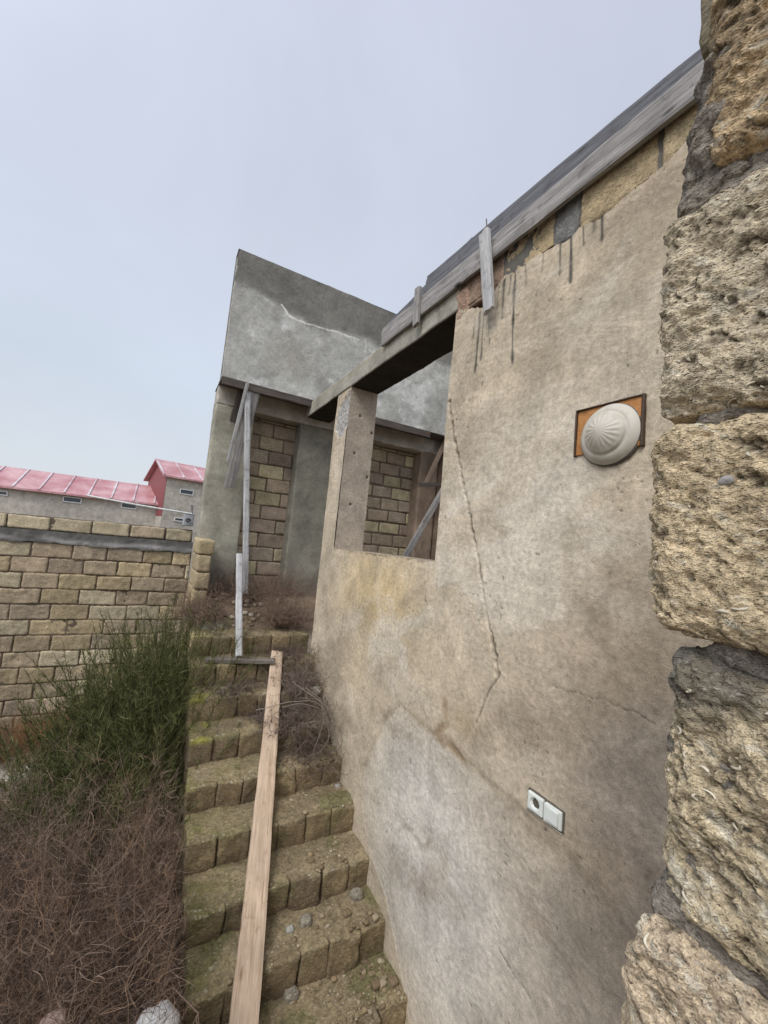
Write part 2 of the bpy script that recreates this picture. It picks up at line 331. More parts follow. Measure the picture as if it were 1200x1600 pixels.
def wallfn(u, v):
    p = np.stack([u*0, u, v], 1)
    wu = u+.10*fbm(p*2.2, 4, 31); wv = v+.10*fbm(p*2.2+7, 4, 37)
    c = np.tile(np.array([.345, .295, .228]), (len(u), 1))
    # broad stains, in the wall's own coordinates
    for px, ry, rz, cc, k in [((600, 930), .75, .30, (.44, .34, .195), 1.), ((560, 1040), .35, .35, (.36, .30, .21), .6), ((560, 700), .5, .7, (.38, .335, .275), .7),
                              ((730, 800), .5, .6, (.40, .35, .28), .6), ((830, 800), .22, .5, (.43, .385, .32), .85), ((780, 900), .12, .16, (.46, .42, .36), .7), ((870, 880), .10, .14, (.44, .40, .34), .7), ((880, 500), .5, .4, (.31, .265, .20), .7), ((1000, 330), .3, .3, (.29, .245, .185), .8),
                              ((690, 960), .4, .3, (.42, .37, .30), .7), ((900, 950), .3, .25, (.33, .275, .205), .6), ((760, 690), .3, .2, (.39, .335, .26), .5),
                              ((1000, 700), .12, .5, (.30, .26, .20), .6), ((960, 1180), .26, .26, (.20, .165, .13), .75), ((1020, 1350), .3, .5, (.19, .16, .135), .8),
                              ((830, 1150), .20, .12, (.24, .20, .155), .55), ((900, 1550), .5, .4, (.25, .215, .18), .8), ((1000, 1000), .2, .3, (.265, .22, .17), .7), ((720, 1120), .14, .10, (.27, .215, .14), .7),
                              ((720, 1450), .35, .5, (.42, .39, .36), .5), ((590, 1250), .10, .6, (.32, .27, .21), .6)]:
        c = L3(c, cc, k*blob(wu, wv, px, ry, rz))
    # trowel arcs and washed-out veils
    q = np.stack([u*0, wu*1.6+wv*.9, wv*1.2], 1); a = fbm(q*1.7, 5, 51)
    c *= (1+.26*a)[:, None]
    ring = np.zeros(len(u))
    for i in range(150):
        cy, cz = RNG.uniform(Y0, Y1), RNG.uniform(.9, ZT); rr = RNG.uniform(.05, .30); th = RNG.uniform(0, 6.28)
        d = np.hypot(u-cy, v-cz); an = np.arctan2(v-cz, u-cy); arc = np.clip(np.cos(an-th), 0, 1)**1.5
        ring += np.exp(-((d-rr)/.012)**2)*arc*RNG.choice([-1, 1])*.5+np.exp(-((d-rr*.82)/.03)**2)*arc*RNG.choice([-1, 1])*.6
    c *= np.clip(1+.10*ring, .7, 1.3)[:, None]; c *= (1+.20*fbm(np.stack([u*0, wu*4, wv*4], 1)+.8*fbm(p*5, 3, 55)[:, None], 5, 57, .6))[:, None]
    ins = inside(wu*.45+u*.55, wv*.45+v*.55, patch); ed, _ = seg_d(u*.4+wu*.6+.02*fbm(p*15, 3, 4), v*.4+wv*.6, edge)
    soft = np.where(ins, 1., 0.)*sst(0, .03, ed)*np.clip(1.25*blob(wu, wv, (655, 1330), .62, .75), 0, 1)
    c = L3(c, (.41, .39, .365), .85*soft)
    c *= (1+.20*soft*fbm(p*np.array([1, 2.5, 1.2])*2.2, 5, 61))[:, None]
    c *= (1-.30*np.exp(-(ed/.022)**2)*np.clip(.5+1.2*fbm(p*7, 3, 5), 0, 1))[:, None]
    x = np.full(len(u), S)
    x += -.012*fbm(p*1.3, 3, 71)-.0022*fbm(p*9, 4, 73)-.0022*ring*.35
    x += .006*soft+.004*np.exp(-(ed/.02)**2)
    for pl, wd, dp in [(crack, .010, .013), (crack2, .006, .006), (crack3, .006, .006), (crack4, .004, .003), (crack5, .004, .003)]:
        wob = .014*fbm(p*26, 3, 83)+.004*vn(p*90, 84); d, f = seg_d(u+wob, v-wob, pl)
        x += dp*np.exp(-(d/wd)**2)*(.7+.5*vn(p*16, 19))-dp*.08*np.exp(-((d-wd*2.2)/(wd*1.4))**2)
        c *= (1+.05*np.exp(-((d-wd*2.0)/wd)**2))[:, None]; c *= (1-.72*np.exp(-(d/(wd*.8))**2)*(.55+.45*(vn(p*np.array([1, 30, 30]), 9) > -.2)))[:, None]
    d, f = seg_d(wu, wv, gouge); k = np.exp(-(d/.03)**2)*(.5+.5*vn(p*14, 12)); c = L3(c, (.20, .14, .08), .75*np.clip(k*1.6+.4*k*fbm(p*30, 3, 6), 0, 1)); x += .008*np.clip(k, 0, 1)
    for a_, b_, k in drips:
        A, Bb = oX(*a_)[1:], oX(*b_)[1:]; A = (A[0], A[1]+.02)
        d, f = seg_d(u+.004*vn(p*12, 13), v, [tuple(A), (Bb[0], Bb[1])])
        wd = .0105*(.6+.5*vn(np.stack([u*0+A[0]*50, v*14, v*0], 1), 3)+.5*np.exp(-((f-.93)/.05)**2))
        c = L3(c, (.045, .045, .04), np.clip(1.25*k*np.exp(-(d/np.maximum(wd, .004))**2)*(1-.25*f), 0, 1))
    # lime veils wiped over the face in broad strokes
    q = np.stack([u*0, wu*2.1-wv*1.3, wv*2.1+wu*.9], 1); q = q+.55*np.stack([q[:, 0]*0, fbm(q*.9, 3, 201), fbm(q*.9+5, 3, 202)], 1)
    ve = fbm(q*np.array([1, 1.1, 2.0]), 5, 203, .6); hi_ = blob(u, v, (780, 830), .75, .55)+.7*blob(u, v, (620, 1000), .7, .4)+.5*blob(u, v, (900, 420), .8, .4)
    c = L3(c, (.455, .42, .365), np.clip(1.3*sst(-.12, .5, ve)*np.clip(hi_, .12, 1), 0, .65)); c = L3(c, (.22, .18, .135), .5*sst(.10, .45, -ve))
    x += -.0016*sst(.0, .3, ve)
    # small pocks
    pk = vn(p*55, 91); m = (pk > .9)*(fbm(p*3, 2, 92) > .15); x += .004*m; c *= (1-.55*m)[:, None]
    # sill lip crumbling
    ds = np.where((u > WY0-.02) & (u < WY1+.02), abs(v-WZ0), 9); k = np.exp(-(ds/.035)**2)*(.5+.8*fbm(p*20, 3, 95)); k = np.clip(k, 0, 1)
    x += .012*k; c = L3(c, (.22, .175, .12), .6*k)
    # broken grey head of the pier left of the window
    k = blob(wu, wv, (538, 648), .20, .22); k = sst(.30, .45, k+.25*fbm(p*12, 3, 97)); c = L3(c, (.25, .25, .25), k*.9); x += .010*k*(1+fbm(p*30, 3, 98))
    # fine dirt streaks, vertical
    st = fbm(np.stack([u*0, u*26, v*1.6], 1), 3, 99); c *= (1-.10*np.clip(st, 0, 1))[:, None]
    # broken top edge of the render: the face steps back where the blocks show
    c = np.clip(c*np.array([1.34, 1.30, 1.22]), .02, .75)
    zb = np.interp(u, by, bz)
    return np.stack([x, u, v], 1), c, zb
cache = {}
def f1(u, v):
    P, c, zb = wallfn(u, v); cache['c'] = c; cache['zb'] = zb; return P
nz_, ny_ = len(zs), len(ys)
def keep(uc, vc):
    hole = (uc > WY0) & (uc < WY1) & (vc > WZ0) & (vc < WZ1)
    p = np.stack([uc*0, uc, vc], 1); zb = np.interp(uc, by, bz)+.016*fbm(p*14, 3, 101)+.006*fbm(p*60, 2, 102)
    beam = (uc > WY0-.03) & (vc > WZ1)
    return ~hole & ~((vc > zb) & (uc < WY0+.02)) & ~beam
wall = thing('plastered_wall', 'long tan rendered wall with an empty window hole and a cracked, stained face beside the stairs', 'wall', W(1, 1.4, -ZC/S))
V, F = grid(ys, zs, f1, keep); mob('plaster_face', V, F, PL, wall, cache['c'])
TH = .20*S; b = B(); pc = (.30, .255, .20)
def panel(us, vs, fn, c, seed, flip=False, amp=.004):
    V, F = grid(us, vs, fn); 
    if flip: F = F[:, ::-1]
    n = fbm(V*6, 4, seed); col = np.array(c)*(1+.22*n)[:, None]
    # grimy stripes and round holes
    return V, F, col
# left jamb (faces the camera) with dowel holes, sill, hidden jamb, back face
xs = lin(S+.004, S+TH, .008); zz = lin(WZ0-.02, WZ1, .012)
V, F, col = panel(xs, zz, lambda a, z: np.stack([a, WY1+.004*fbm(np.stack([a*3, a*0, z*3], 1), 3, 5), z], 1), (.35, .29, .225), 7)
for hx, hy in [(563, 650), (581, 677), (582, 718), (554, 708), (574, 746), (548, 788)]:
    r = ray(hx, hy); h = r*(WY1/r[1])+CAM; d = np.hypot(V[:, 0]-h[0], V[:, 2]-h[2]); k = np.exp(-(d/.013)**4); V[:, 1] += .02*k; col = L3(col, (.04, .03, .02), k)
b.add(V, F[:, ::-1], col)
b.add(*panel(xs, lin(Y0, WY0, .05), lambda a, y: np.stack([a, y, a*0+ZT-.16], 1), pc, 8))
b.add(*panel(xs, zz, lambda a, z: np.stack([a, a*0+WY0, z], 1), pc, 9))
b.add(*panel(xs, lin(WY0, WY1, .012), lambda a, y: np.stack([a, y, WZ0-.004+.007*fbm(np.stack([a, y, a*0], 1)*9, 3, 3)], 1), (.30, .25, .18), 10))
b.add(*panel(lin(S+.004, S+TH, .02), lin(.0, WZ1, .02), lambda a, z: np.stack([a, a*0+Y1, z], 1), (.30, .26, .21), 11, False))
V, F = grid(lin(Y0, Y1, .05, (WY0, WY1)), lin(.0, WZ1, .05, (WZ0,)), lambda y, z: np.stack([y*0+S+TH, y, z], 1), lambda u, v: ~((u > WY0) & (u < WY1) & (v > WZ0)))
b.add(V, F[:, ::-1], pc)
b.build('wall_core', PL, wall)
# blocks that show above the render
b = B(); y = Y0-.1; i = 0; rr = random.Random(3)
ends = sorted([oX(*p)[1] for p in [(1030, 250), (900, 340), (866, 372), (787, 425), (772, 440)]])
segs = [(Y0-.1, .55), (.56, ends[0]-.01), (ends[0]+.01, ends[1]-.02), (ends[1]-.01, ends[2]+.0), (ends[2]+.012, ends[3]), (ends[3]+.01, WY0+.02)]
for i, (a, c_) in enumerate(segs):
    cc = [(.40, .31, .19), (.42, .33, .20), (.40, .31, .185), (.22, .215, .20), (.44, .34, .20), (.30, .21, .15)][i]
    V, F = stone((S+.008, a, ZT-.19), (S+TH, c_, ZT+.05), .009, .014, .009, 30, 40+i, .008); b.add(V, F, np.array(cc)*(1.5 if i != 3 else 1.2)*(1+.2*vn(V*25, 3))[:, None])
b.build('exposed_block', m_coquina('coquina_mid', 1.4, .8, .012, .9), wall)
V, F = stone((S+.014, Y0, ZT-.17), (S+TH-.02, WY0-.02, ZT+.08), .03, .01, .006, 20, 4); mob('mortar', V, F, CN, wall, np.tile((.13, .125, .115), (len(V), 1)))
# cast lintel beam running over the window and the door
BZ0, BZ1 = 1.02*S+ZC, 1.117*S+ZC; BY0, BY1 = WY0-.02, 3.33*S
V, F = stone((S-.006, BY0, BZ0), (S+TH+.01, BY1, BZ1+.03), .014, .008, .004, 22, 8, .005)
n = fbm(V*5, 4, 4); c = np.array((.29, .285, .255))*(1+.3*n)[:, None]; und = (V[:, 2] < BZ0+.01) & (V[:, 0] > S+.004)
c = np.where(und[:, None], np.array((.03, .028, .024)), c); k = np.exp(-((V[:, 2]-BZ1)/.04)**2)*.4; c = L3(c, (.33, .31, .23), k)  # soffit shade painted into the vertex colour: underside nearly black
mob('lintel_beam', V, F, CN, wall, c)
V, F = stone((S+.0, WY0-.12, BZ0-.075), (S+.10, WY0+.0, BZ1-.01), .008, .02, .014, 26, 9, .012)
mob('broken_block', V, F, CQ, wall, np.tile((.36, .24, .17), (len(V), 1)))

# ================================================================ boards
def board(name, p0, p1, wdt, th, side, m, parent=None, seed=0, w1=None, jag=.012, bend=0., nl=None):
    p0 = np.asarray(p0, float); p1 = np.asarray(p1, float); L = np.linalg.norm(p1-p0); ax = (p1-p0)/L
    sd_ = np.asarray(side, float); sd_ = sd_-ax*(sd_@ax); sd_ /= np.linalg.norm(sd_); nn = np.cross(ax, sd_)
    n = [max(8, min(160, int(L/.02))), max(4, int(wdt/.012)), 2]; P, Q = lattice(n); u = P/np.array(n)
    w1 = w1 or wdt; wd = wdt+(w1-wdt)*u[:, 0]
    x = u[:, 0]*L; yy = (u[:, 1]-.5); z = (u[:, 2]-.5)*th
    j = jag*vn(np.stack([yy*wdt*60, u[:, 0]*0+seed, z*20], 1), seed)
    x = x+np.where(u[:, 0] > .99, j, 0)+np.where(u[:, 0] < .01, -j, 0)
    e = .0025*vn(np.stack([x*8, yy*2+seed, z*4], 1), seed+3)
    V = np.stack([x, yy*wd+e+bend*np.sin(u[:, 0]*math.pi), z+.002*vn(np.stack([x*5, yy*8, z*0+seed], 1), 5)], 1)
    # knock the long edges off
    cr = (abs(u[:, 1]-.5) > .49) & (abs(u[:, 2]-.5) > .49); V[cr, 1] *= 1-.06*min(1, .02/wdt); V[cr, 2] *= .8
    o = mob(name, V, Q, m, None, None, False, origin=(0, 0, 0))
    Mw = Matrix([[ax[i], sd_[i], nn[i], p0[i]] for i in range(3)]+[[0, 0, 0, 1]])
    if parent is not None:
        o.parent = parent; o.matrix_local = Matrix.Translation(-Vector(parent.location)) @ Mw
    else: o.matrix_world = Mw
    return o
# formwork along the head of the wall
fw_ = thing('timber_formwork', 'weathered grey plank edging nailed along the top of the plastered wall', 'formwork', W(.985, 1.2, 1.117))
YE = oX(602, 540)[1]
board('plank', (S-.03, .1, ZT+.058), (S-.03, YE, ZT+.075), .125, .028, (0, 0, 1), WG, fw_, 1, w1=.165)
board('plank', (S+.014, .35, ZT+.135), (S+.014, 1.62*S, ZT+.262), .17, .03, (.10, 0, 1), WG2, fw_, 2, bend=.02)
board('plank', (S+.02, 1.3*S, ZT+.265), (S+.02, YE+.02, ZT+.165), .15, .03, (.10, 0, 1), WG2, fw_, 6)
board('batten', oX(764, 486, .955), oX(757, 362, .955), .075, .028, (0, 1, 0), WL, fw_, 3)
board('batten', oX(650, 508, .965), oX(654, 450, .965), .07, .03, (0, 1, 0), WG, fw_, 4)
V, F, c = tubes(np.array([[oX(761, 372, .985), oX(760, 342, .985)]]), np.full((1, 2), .004), np.array([[.12, .09, .07]]), 6); mob('steel_rod', V, F, m_plain('rust', (.12, .09, .07)), fw_)

# ================================================================ FAR UNFINISHED BAY
PY = 3.23*S; QY = 3.45*S; RY = 3.6*S
bay = thing('unfinished_bay', 'grey cement parapet on columns with stone block infill at the head of the stairs', 'building', W(1.0, 3.45, -.65))
X0, X1 = .292*S, 2.9*S; PZ0, PZ1 = 1.145*S+ZC, 2.16*S+ZC
line = [tuple(oY(x, y, 3.23)[[0, 2]]) for x, y in [(352, 440), (395, 455), (440, 478), (452, 496), (475, 507), (520, 519), (560, 531), (590, 540), (700, 575), (900, 640)]]
wl = [tuple(oY(x, y, 3.23)[[0, 2]]) for x, y in [(440, 476), (450, 492), (468, 503), (500, 512), (530, 520), (560, 530)]]
wl2 = [tuple(oY(x, y, 3.23)[[0, 2]]) for x, y in [(570, 530), (573, 540), (570, 550)]]
def parf(u, v):
    p = np.stack([u, u*0, v], 1); wu = u+.12*fbm(p*3, 4, 5); wv = v+.08*fbm(p*3, 4, 6)
    yl = np.interp(wu, [q[0] for q in line], [q[1] for q in line]); d = wv-yl
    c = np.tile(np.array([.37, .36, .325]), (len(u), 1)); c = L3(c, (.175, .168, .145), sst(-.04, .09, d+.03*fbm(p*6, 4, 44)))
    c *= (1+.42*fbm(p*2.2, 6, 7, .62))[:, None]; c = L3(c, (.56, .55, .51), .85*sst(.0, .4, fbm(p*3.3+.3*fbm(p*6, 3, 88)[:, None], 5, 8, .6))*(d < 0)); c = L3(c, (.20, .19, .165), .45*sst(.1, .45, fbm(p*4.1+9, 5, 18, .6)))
    c = L3(c, (.24, .22, .16), .5*np.exp(-((wu-1.25)/.22)**2-((wv-(PZ0+.45))/.3)**2))
    for q, wd in ((wl, .009), (wl2, .006)):
        dd, f = seg_d(u+.02*fbm(p*12, 3, 9), v+.02*fbm(p*12, 3, 10), q); c = L3(c, (.75, .73, .66), .95*np.exp(-(dd/wd)**2)*(.5+.5*(vn(p*30, 4) > -.5)))
    y = np.full(len(u), PY)+.008*fbm(p*1.5, 3, 11)+.003*fbm(p*12, 3, 12)
    ex = .018*np.clip(fbm(p*16, 3, 13)+.3, 0, 1)*np.exp(-(u-X0)/.02)
    u2 = u+ex; v2 = v+np.where(v > PZ1-.01, .006*fbm(p*9, 3, 14), 0)
    cache['c'] = c; return np.stack([u2, y, v2], 1)
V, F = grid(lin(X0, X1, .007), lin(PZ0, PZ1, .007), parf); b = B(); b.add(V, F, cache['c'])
def pan2(us, vs, fn, c, s=1):
    V, F = grid(us, vs, fn); return V, F, np.array(c)*(1+.3*fbm(V*5, 4, s))[:, None]
b.add(*pan2(lin(PY+.005, PY+.19, .02), lin(PZ0, PZ1, .03), lambda y, z: np.stack([X0+.014+.008*fbm(np.stack([y, y*0, z], 1)*14, 3, 4), y, z], 1), (.36, .34, .30)))
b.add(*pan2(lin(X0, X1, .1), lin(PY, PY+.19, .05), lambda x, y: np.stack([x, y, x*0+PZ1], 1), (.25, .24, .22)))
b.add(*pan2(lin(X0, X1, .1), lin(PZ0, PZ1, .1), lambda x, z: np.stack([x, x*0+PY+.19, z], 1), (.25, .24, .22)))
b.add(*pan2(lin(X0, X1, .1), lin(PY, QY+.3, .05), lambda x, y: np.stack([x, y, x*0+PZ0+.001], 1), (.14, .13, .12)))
b.build('parapet', m_plaster('cement_render', .8, .002), bay)
FLZ = -.66*S+ZC
CBZ0, CBZ1 = .998*S+ZC, 1.145*S+ZC     # cast beam behind the boards
V, F = stone((X0+.01, QY-.005, CBZ0), (X1, QY+.3, CBZ1+.02), .022, .012, .010, 16, 21, .008)
c = np.array((.40, .39, .36))*(1+.3*fbm(V*6, 4, 3))[:, None]; mob('ring_beam', V, F, CN, bay, c)
def column(x0, x1, seed, c, z1=CBZ0+.01):
    V, F = stone((x0, QY, FLZ-.15), (x1, QY+.28, z1), .025, .012, .006, 12, seed, .006)
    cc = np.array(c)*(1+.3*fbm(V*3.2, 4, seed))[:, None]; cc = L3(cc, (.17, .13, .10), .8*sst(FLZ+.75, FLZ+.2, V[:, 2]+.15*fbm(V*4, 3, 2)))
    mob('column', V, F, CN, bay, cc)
V, F = stone((2.50*S, 2.5*S, FLZ), (2.62*S, 9.5, CBZ1), .06, .01, .01, 8, 3); mob('side_wall', V, F, CN, bay, np.array((.17, .13, .10))*(1+.3*fbm(V*4, 4, 6))[:, None])
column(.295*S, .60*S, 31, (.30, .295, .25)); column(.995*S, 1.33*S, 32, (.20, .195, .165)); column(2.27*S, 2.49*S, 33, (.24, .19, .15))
def blockwall(name, parent, x0, x1, z0, z1, yf, yb, cols, seed, L=.39, H=.192, gap=.013, mortar=(.14, .115, .09), cell=.018, m=CQ, amp=.006, jit=.006, skip=None, fixed=None):
    r = random.Random(seed); b = B(); z = z0; k = 0
    while z < z1-.03:
        x = x0-(k % 2)*L*.5-r.uniform(0, .08); hh = min(H, z1-z)
        while x < x1:
            l = L*r.uniform(.88, 1.06)
            a, c_ = max(x, x0), min(x+l, x1)
            if c_-a > .05 and not (skip and skip(a, c_, z)):
                g = gap*r.uniform(.5, 1.3); dy = r.uniform(-jit, jit)
                V, F = stone((a+g/2, yf+dy, z+g/2), (c_-g/2, yb, z+hh-g/2+r.uniform(-.003, .003)), cell, .010, amp, 26, r.randint(0, 999), .007)
                cc = np.array(r.choice(cols))*r.uniform(.8, 1.15); b.add(V, F, cc*(1+.15*vn(V*14, 4))[:, None])
            x += l
        z += H; k += 1
    b.build(name, m, parent)
    V, F = stone((x0+.001, yf+.017, z0), (x1-.001, yb+.01, z1), .03, .004, .006, 18, seed, .004)
    mob('mortar', V, F, CN, parent, np.tile(mortar, (len(V), 1))*(1+.35*fbm(V*8, 3, 3))[:, None])
inf = [(.40, .315, .22), (.44, .36, .24), (.35, .27, .20), (.37, .30, .22), (.50, .42, .26)]
blockwall('block_infill', bay, .595*S, 1.01*S, FLZ+.50, CBZ0, RY, RY+.2, inf, 5, .37)
blockwall('block_infill', bay, 1.31*S, 2.35*S, FLZ+.1, CBZ0, RY, RY+.2, [tuple(np.array(q)*.85) for q in inf], 6, .37, gap=.02)
V, F = stone((.59*S, RY-.01, FLZ-.1), (1.02*S, RY+.2, FLZ+.50), .03, .01, .01, 10, 7); mob('rendered_base', V, F, CN, bay, np.array((.20, .155, .125))*(1+.3*fbm(V*5, 4, 6))[:, None])
# formwork under the parapet
fm = thing('soffit_formwork', 'dark formwork boards left fixed under the grey parapet', 'formwork', W(.7, 3.3, 1.14))
board('board', (X0+.0, PY+.10, PZ0-.022), (1.04*S, PY+.10, PZ0-.022), .19, .03, (0, 1, 0), WD, fm, 5)
board('board', (X0+.0, PY+.008, PZ0-.042), (1.04*S, PY+.008, PZ0-.042), .095, .028, (0, 0, 1), WD, fm, 6)
board('board', (1.25*S, PY+.010, PZ0-.045), (2.2*S, PY+.010, PZ0-.045), .10, .03, (0, 0, 1), WD, fm, 8)
board('board', (1.25*S, PY+.08, PZ0-.03), (2.2*S, PY+.08, PZ0-.03), .17, .05, (0, 1, 0), m_wood('brown_timber', (.06, .035, .022), (.13, .08, .05)), fm, 7)
PR = 'props under the unfinished parapet'
def prop(name, label, cat, *a, **k): o = board(name, *a, **k); tag(o, label, cat, PR); return o
F2 = 3.17
pb = oY(383, 928, 3.13); t_ = oY(391, 606, pb[1]/S)
prop('timber_post', 'tall pale grey post standing on the landing under the parapet boards', 'post', pb, (t_[0], PY+.04, PZ0-.035), .066, .045, (1, 0, 0), WL, seed=11)
yb_ = 2.54; p1_ = oY(373, 1026, yb_+.02); p2_ = oY(373.5, 866, pb[1]/S-.04)
prop('short_post', 'short pale board fixed upright to the foot of the tall post', 'post', p1_, p2_, .062, .035, (1, 0, 0), WL, seed=12)
prop('thin_brace', 'thin pale lath leaning diagonally from the boards toward the left column', 'brace', oY(387, 598, 3.20), oY(356, 722, 3.36), .04, .03, (1, 0, 0), WL, seed=13)
prop('wide_brace', 'wide grey plank leaning behind the thin lath, its lower end on the left column', 'brace', oY(401, 604, 3.24), oY(357, 762, 3.37), .12, .028, (1, 0, 0), WG, seed=14)
prop('dark_brace', 'dark short board hanging beside the left column', 'brace', oY(379, 604, 3.30), oY(364, 660, 3.38), .09, .028, (1, 0, 0), WD, seed=15)
prop('diagonal_brace', 'long grey plank leaning diagonally behind the window hole', 'brace', oY(628, 880, 3.2), oY(700, 752, 3.2), .10, .03, (1, 0, -.5), WG, seed=16)
prop('upper_brace', 'brown lath leaning near the top right of the window hole', 'brace', oY(666, 755, 3.3), oY(700, 680, 3.3), .075, .03, (1, 0, -.5), m_wood('tan_timber', (.14, .10, .07), (.25, .19, .14)), seed=17)
prop('cross_piece', 'short horizontal brown board between the braces behind the window hole', 'brace', oY(655, 757, 3.28), oY(700, 757, 3.28), .07, .03, (0, 0, 1), WD, seed=18)

# ================================================================ STAIRS
st = thing('stone_staircase', 'steep mossy staircase of shell-stone blocks climbing beside the plastered wall', 'staircase', W(.63, 1.6, -ZC/S))
lipY, lipZ = 2.003, -1.125; gY, gZ = .178, .12; SX0, SX1 = .265*S, S+.01
rr = random.Random(21)
lips = [(lipY+gY*k, lipZ+gZ*k) for k in range(-9, 5)]
for k, (ly, lz) in enumerate(lips):
    y0, z1 = ly*S, lz*S+ZC; last = k == len(lips)-1
    if z1 < -.05: continue
    b = B(); near = ly < 2.1; cell = .0085 if near else .013; x = SX0
    while x < SX1-.03:
        wv_ = rr.uniform(.17, .225); x2 = min(x+wv_, SX1)
        if SX1-x2 < .08: x2 = SX1
        g = rr.uniform(.001, .006)
        V, F = stone((x+g/2, y0+rr.uniform(-.012, .012), max(z1-.225, z1-.25)), (x2-g/2, y0+gY*S*1.25, z1+rr.uniform(-.010, .006)), cell, .014, .011, 15, rr.randint(0, 999), .012)
        V[:, 2] += .010*fbm(V*np.array([9, 9, 9]), 3, 7)
        base = np.array(rr.choice([(.27, .205, .115), (.235, .175, .10), (.30, .23, .13), (.20, .15, .09)]))
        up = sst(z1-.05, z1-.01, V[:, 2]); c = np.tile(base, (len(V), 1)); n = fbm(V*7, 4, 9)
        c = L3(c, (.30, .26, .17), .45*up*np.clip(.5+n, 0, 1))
        left = np.exp(-(V[:, 0]-SX0)/.30); c = L3(c, (.20, .19, .045), np.clip(.85*left*up*(n+.35), 0, .9))
        c = L3(c, (.13, .125, .05), np.clip(.7*sst(.15, .45, fbm(V*5+4, 3, 12)), 0, .4)); c *= (1+.35*fbm(V*16, 4, 71))[:, None]
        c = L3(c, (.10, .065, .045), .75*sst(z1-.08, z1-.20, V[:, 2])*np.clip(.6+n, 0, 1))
        my = .95*np.exp(-((V[:, 0]-SX0-.09)/.09)**2)*up*sst(-.3, .2, n) if k in (10, 11) else 0*n
        c = L3(c, (.25, .235, .045), my*.85)
        wh = vn(V*70, 14) > .62; c = L3(c, (.50, .47, .38), .7*wh*up*(fbm(V*4, 2, 15) > .0))
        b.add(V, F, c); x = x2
    V, F = stone((SX0+.012, y0+.030, z1-.21), (SX1, y0+gY*S*1.24, z1-.006), cell*1.2, .012, .014, 11, 77+k, .012); V[:, 2] += np.where(V[:, 2] > z1-.05, .016*sst(y0+.035, y0+.10, V[:, 1]), 0)
    n = fbm(V*6, 4, 9); left = np.exp(-(V[:, 0]-SX0)/.35); c = np.tile((.26, .205, .125), (len(V), 1))*(1+.35*fbm(V*10, 4, 71))[:, None]; c = L3(c, (.20, .19, .05), np.clip(.8*left*(n+.4), 0, .9)); c = L3(c, (.12, .12, .045), .6*sst(.1, .4, fbm(V*5+4, 3, 12)))
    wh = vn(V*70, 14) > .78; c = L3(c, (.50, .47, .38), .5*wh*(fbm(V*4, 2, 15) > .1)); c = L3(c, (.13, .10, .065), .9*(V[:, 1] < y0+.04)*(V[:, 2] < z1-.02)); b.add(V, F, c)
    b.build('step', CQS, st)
# flank of the flight: blocks below each step, down to the yard
b = B(); rr = random.Random(5)
for k, (ly, lz) in enumerate(lips):
    y0 = ly*S; z1 = lz*S+ZC-.2
    z = 0.
    while z < z1-.02:
        h = min(.2, z1-z); V, F = stone((SX0+.006+rr.uniform(-.006, .006), y0, z+.004), (SX0+.2, y0+gY*S+.0, z+h-.004), .03, .015, .006, 20, rr.randint(0, 99), .006)
        b.add(V, F, np.array((.27, .21, .14))*rr.uniform(.8, 1.1)); z += h
b.build('flank_wall', CQS, st)
V, F = stone((SX0+.1, .9, -.1), (SX1-.02, 2.4*S, .0), .1, .02, .01); mob('core', V, F, CN, st, np.tile((.12, .10, .08), (len(V), 1)))
# landing slab + interior floor
ly, lz = lips[-1]; LY0 = ly*S+gY*S*.6
def landf(u, v):
    p = np.stack([u, v, u*0], 1); z = FLZ-.012+.018*fbm(p*3, 4, 3)+.006*fbm(p*20, 3, 4)+sst(2.84*S, 3.12*S, v)*sst(.45, .62, u)*(.29+.05*fbm(p*4, 4, 8)); pa = sst(.35, .8, .6*fbm(p*6, 4, 9)+1.1*np.exp(-((u-.60)/.22)**2-((v-LY0-.12)/.2)**2)+.5*np.exp(-((v-LY0-.08)/.1)**2))
    c = np.tile(np.array([.20, .155, .11]), (len(u), 1)); c = L3(c, (.34, .32, .27), pa); cache['c'] = c*(1+.25*fbm(p*6, 4, 5))[:, None]
    return np.stack([u, v, z+.012*pa], 1)
V, F = grid(lin(SX0+.005, X1, .02), lin(LY0, RY+.1, .02), landf); land = mob('landing', V, F, CN, st, cache['c'])
# low stack of blocks in front of the left column
stk = thing('block_stack', 'low stub of yellow stone blocks at the foot of the left column', 'stone stub', (X0+.06, 3.0*S, FLZ))
b = B(); z = 0.0; i = 0
while z < -.07*S+ZC:
    h = .19; x1 = X0+.115+.012*(i % 2); o = rr.uniform(-.008, .008); yn = 3.05*S if z > FLZ-.05 else 2.72*S
    V, F = stone((SX0+.012+o, yn+rr.uniform(-.01, .02), z+.004), (x1, QY+.02, min(z+h-.006, -.10*S+ZC+.05)), .016, .02, .010, 20, 60+i, .010)
    b.add(V, F, np.array(rr.choice([(.40, .32, .19), (.36, .29, .18), (.43, .35, .22)]))*(1+.2*vn(V*20, 3))[:, None]); z += h; i += 1
b.build('block', CQ, stk)

